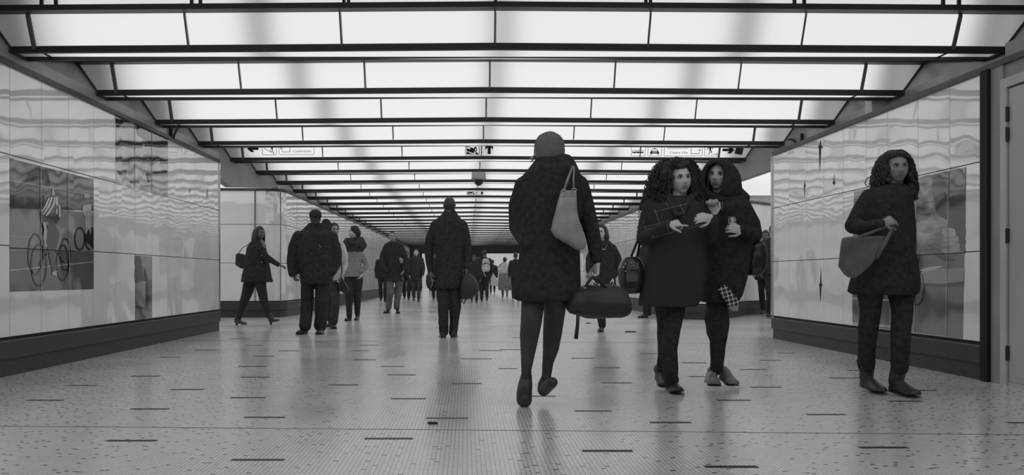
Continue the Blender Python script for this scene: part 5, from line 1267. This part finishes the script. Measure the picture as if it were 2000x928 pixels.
bg = thing('shoulder_bag', 'black shoulder bag trailing behind the striding woman', 'bag', f.p(468, 510, 0)); mb = MB(bg.location)
mb.prism([f.p(x, y, .02) for x, y in ((460, 497), (466, 494), (480, 499), (482, 524), (470, 525), (459, 518))], (0, .14, 0)); F2 = f
remesh(mb, 'bag_body', .01, 'blackbag', bg, 4, .006, 9)
mb = MB(bg.location); mb.tube([f.p(464, 497, .08), f.p(474, 484, .06), f.p(488, 476, .02)], .012, 6, flat=.4); mb.obj('strap', 'blackbag', bg, True)

# ---------------------------------------------------------------- balding man with folded coat
f = Fig('man with high forehead, black jacket and grey trousers walking toward the viewer left of centre', 769, 18.5, 2); o = f.o
f.head(766, 463, 20.5, 5, 0, neck=(768, 484, .02))
aL = [(753, 486, 6, 0), (747, 503, 5.5, 0), (748, 520, 5, -.08), (755, 528, 4.5, -.16)]
aR = [(785, 486, 6, 0), (792, 504, 5.5, .02), (794, 519, 5, -.04), (790, 526, 4, -.14)]
l1 = [(762, 545, 8, 0), (762, 572, 6.8, -.1), (760, 592, 6, -.02), (759, 600, 6, .0)]
l2 = [(780, 545, 8.5, 0), (778, 572, 7, .06), (775, 592, 6.3, .0), (775, 600, 6.2, .0)]
f.innards((768, 488), (770, 540), [aL, aR], [l1, l2]); hand(f.body, f.p(789, 527, -.15), (-.3, -.1, -.9), (-1, 0, 0), 1, .5, .95); hand(f.body, f.p(781, 504, -.2), (.4, 0, -.9), (0, 1, 0), 1, .4, .9)
f.finish('skin_mid'); mb = MB(o); f.limb(mb, l1); f.limb(mb, l2); f.cloth('trousers', mb, 'greytrouser', .006, 10, 3)
mb = MB(o); loft(mb, f.rows([(472, 759, 777, .09), (478, 750, 788, .11), (488, 751, 787, .12), (515, 754, 785, .12), (535, 754, 786, .12), (550, 753, 788, .13)])); f.limb(mb, aL); f.limb(mb, aR); f.cloth('jacket', mb, 'coat', .004, 8, 2)
cap_hair(f, 'hair', vol=.005, front=.036)
hp = f.p(757, 607, .0); f.shoe((hp.x+.02, hp.y+.10, .014), (hp.x-.05, hp.y-.16, .012), .12, .10)
hp = f.p(776, 607, .0); f.shoe((hp.x, hp.y+.10, .014), (hp.x+.03, hp.y-.16, .012), .12, .10)

# ---------------------------------------------------------------- woman facing us behind the duffel
f = Fig('woman with shoulder-length dark hair and black coat facing the viewer beyond the duffel bag', 1176, 12.3, 2); o = f.o
f.head(1174, 454, 28, -26, 0, neck=(1178, 480, .02), H=.225)
aR = [(1196, 486, 9, 0), (1206, 505, 8.5, .02), (1209, 524, 7.5, .0), (1198, 540, 5.5, -.1)]
aL = [(1160, 486, 8, 0), (1152, 505, 8, .02), (1150, 525, 7, .0), (1156, 542, 5, -.06)]
l1 = [(1170, 590, 11, 0), (1174, 615, 9, -.04), (1176, 635, 7.5, .02)]
l2 = [(1184, 580, 11, 0), (1186, 590, 9, .2), (1186, 596, 7, .5)]
f.innards((1178, 485), (1178, 560), [aL, aR], [l1, l2]); hand(f.body, f.p(1197, 543, -.1), (-.6, -.2, -.6), (-.4, 0, -1), 1, .5, .9); hand(f.body, f.p(1157, 545, -.06), (.1, -.1, -1), (1, 0, 0), 1, .4, .9)
f.finish('skin'); mb = MB(o); f.limb(mb, l1); f.limb(mb, l2); f.cloth('trousers', mb, 'trouser', .004, 12, 3)
mb = MB(o); loft(mb, f.rows([(470, 1166, 1190, .09, .02), (478, 1160, 1198, .13), (500, 1158, 1200, .14), (530, 1160, 1200, .14), (560, 1156, 1204, .16), (592, 1154, 1206, .17)])); f.limb(mb, aL); f.limb(mb, aR); f.cloth('coat', mb, 'coat', .006, 9, 3)
cap_hair(f, 'hair', long=.12, vol=.016)
mb = MB(o)
for i in range(9): mb.ball(f.p(1174+i*1.4, 480+8*math.sin(i/8*PI), -.15), .008, 6)
f.cloth('necklace', mb, 'chrome', 0, 9, 0, .005)
hp = f.p(1175, 644, .0); f.shoe((hp.x+.02, hp.y+.08, .02), (hp.x-.05, hp.y-.14, .012), .095, .09, name='boot', shaft=(f.p(1176, 626, .02), .05))
hp = f.p(1186, 606, .5); f.shoe((hp.x, hp.y+.1, .34), (hp.x, hp.y-.1, .28), .09, .09, name='boot')

# ---------------------------------------------------------------- the crowd further down the passage
f = mannequin('person in dark coat half hidden behind the balding man, bag at the hip', 748, 26.5, 1.66, 0, long=.1, arm=.1, near=0, wid=.24, flare=1.15)
f = mannequin('young woman with fair hair and dark dress coat walking toward the viewer', 813, 27.3, 1.74, 0, coat='coat2', tr='tights', hem=.40, hair='hairbrown', long=.20, near=1, wid=.2, stride=.08, arm=.1, skin='skin')
f.face()
f = mannequin('person in dark clothes just behind the young woman with fair hair', 794, 29, 1.74, 0, hair='hairbrown', arm=.08)
f = mannequin('person hidden behind the suited man, only legs and a swinging bag showing', 851, 27.4, 1.6, 0, hem=.5, stride=.2)
bg = thing('carry_bag', 'dark bag with pale trim swinging left of the suited man', 'bag', at(839, 550, 27.2)); mb = MB(bg.location)
mb.ball(at(839, 550, 27.2), (.13, .08, .26), 14); remesh(mb, 'bag_body', .02, 'blackbag', bg, 2, .01, 6)
mb = MB(bg.location); mb.tube([at(832, 542, 26.7), at(836, 534, 26.7), at(841, 538, 26.7), at(845, 552, 26.6), at(842, 562, 26.6)], .02, 6); mb.obj('pale_trim', 'midcloth', bg, True)
f = mannequin('person walking away with a pale backpack right of the suited man', 946, 27.4, 1.72, 180, hair='hair', near=1, stride=.1, arm=.05)
bk = thing('backpack', 'pale two-tone backpack on the back of a distant walker', 'backpack', at(949, 518, 27.15)); b0 = bk.location
mb = MB(b0); loft(mb, [(b0.x, b0.y, CH-(py-HZ)*27.15/F, r_, .09) for py, r_ in ((505, .06), (508, .11), (516, .135), (526, .14), (531, .10))]); remesh(mb, 'bag_body', .012, 'lightcloth', bk, 3)
mb = MB(b0); mb.ball((b0.x+.01, b0.y-.09, b0.z-.14), (.10, .05, .08), 12); mb.obj('front_pocket', 'plastic', bk, True)
mb = MB(b0); mb.tube([(b0.x-.13, b0.y-.08, b0.z+.03), (b0.x, b0.y-.1, b0.z+.08), (b0.x+.13, b0.y-.08, b0.z+.03)], .022, 6); mb.obj('dark_band', 'midcloth', bk, True)
mb = MB(b0); mb.tube([at(944, 528, 27.0), at(946, 536, 27.0), at(949, 541, 27.0)], .012, 6); mb.obj('dangling_strap', 'lightcloth', bk, True)
f = mannequin('person in black coat carrying a pale plastic bag near the far end', 962, 40.5, 1.66, 180, flare=1.2, wid=.25, stride=.12)
pb = thing('plastic_bag', 'crumpled pale plastic bag carried near the far end', 'bag', at(965, 548, 40.2)); mb = MB(pb.location)
loft(mb, [(at(px, py, 40.2).x, 40.2, at(px, py, 40.2).z, r_, .12) for px, py, r_ in ((962, 535, .05), (963, 541, .12), (966, 549, .20), (967, 557, .25), (968, 559, .12))]); remesh(mb, 'bag_body', .02, 'plastic', pb, 2, .03, 6)
mb = MB(pb.location); mb.tube([at(961, 537, 40.2), at(962, 531, 40.2), at(964, 537, 40.2)], .02, 6); mb.obj('handle', 'plastic', pb, True)
f = mannequin('person in long grey skirt and pale top with a dark strap across the back', 986, 33.2, 1.62, 180, coat='lightcloth', tr='midcloth', hem=.52, hair='hair', near=1, wid=.24)
mb = MB(f.o); loft(mb, [(f.o.x, f.o.y, z, r_, r_*.8) for z, r_ in ((.98, .20), (.8, .26), (.5, .28), (.28, .26))]); f.cloth('skirt', mb, 'midcloth', .012, 6, 2)
mb = MB(f.o); mb.tube([at(971, 524, 32.9), at(980, 515, 32.9), at(991, 506, 32.9)], .03, 6, flat=.5); mb.obj('strap', 'coat', f.root, True)
f = mannequin('person in dark clothes glimpsed left of the long coat of the person in the beanie', 1007, 30, 1.7, 180, arm=.1)
f = mannequin('person in dark jacket facing the viewer just right of the suited man', 926, 26.0, 1.52, 0, coat='coat', hair='hair', near=1, arm=.1, flare=1.2)
f.face()
f = mannequin('distant person between the suited man and the facing walker', 908, 33, 1.7, 0, near=0)
f = mannequin('person in long black coat standing by the far wall behind the plaid coat', 1262, 16.5, 1.68, -60, coat='coat', near=1, hem=.30, wid=.25, long=.1, stride=.10)
f = mannequin('person in dark hooded jacket at the right opening behind the hooded woman', 1496, 17.3, 1.80, -30, coat='coat', near=1, hem=.42, wid=.22, hair='hair', stride=.12)
f = mannequin('person partly hidden by the end of the right panelled wall', 1512, 16.2, 1.86, -30, coat='coat', near=1, wid=.2, stride=.08)
f = mannequin('distant walker in dark coat seen between the backpack and the lintel', 935, 37, 1.72, 180, near=0)
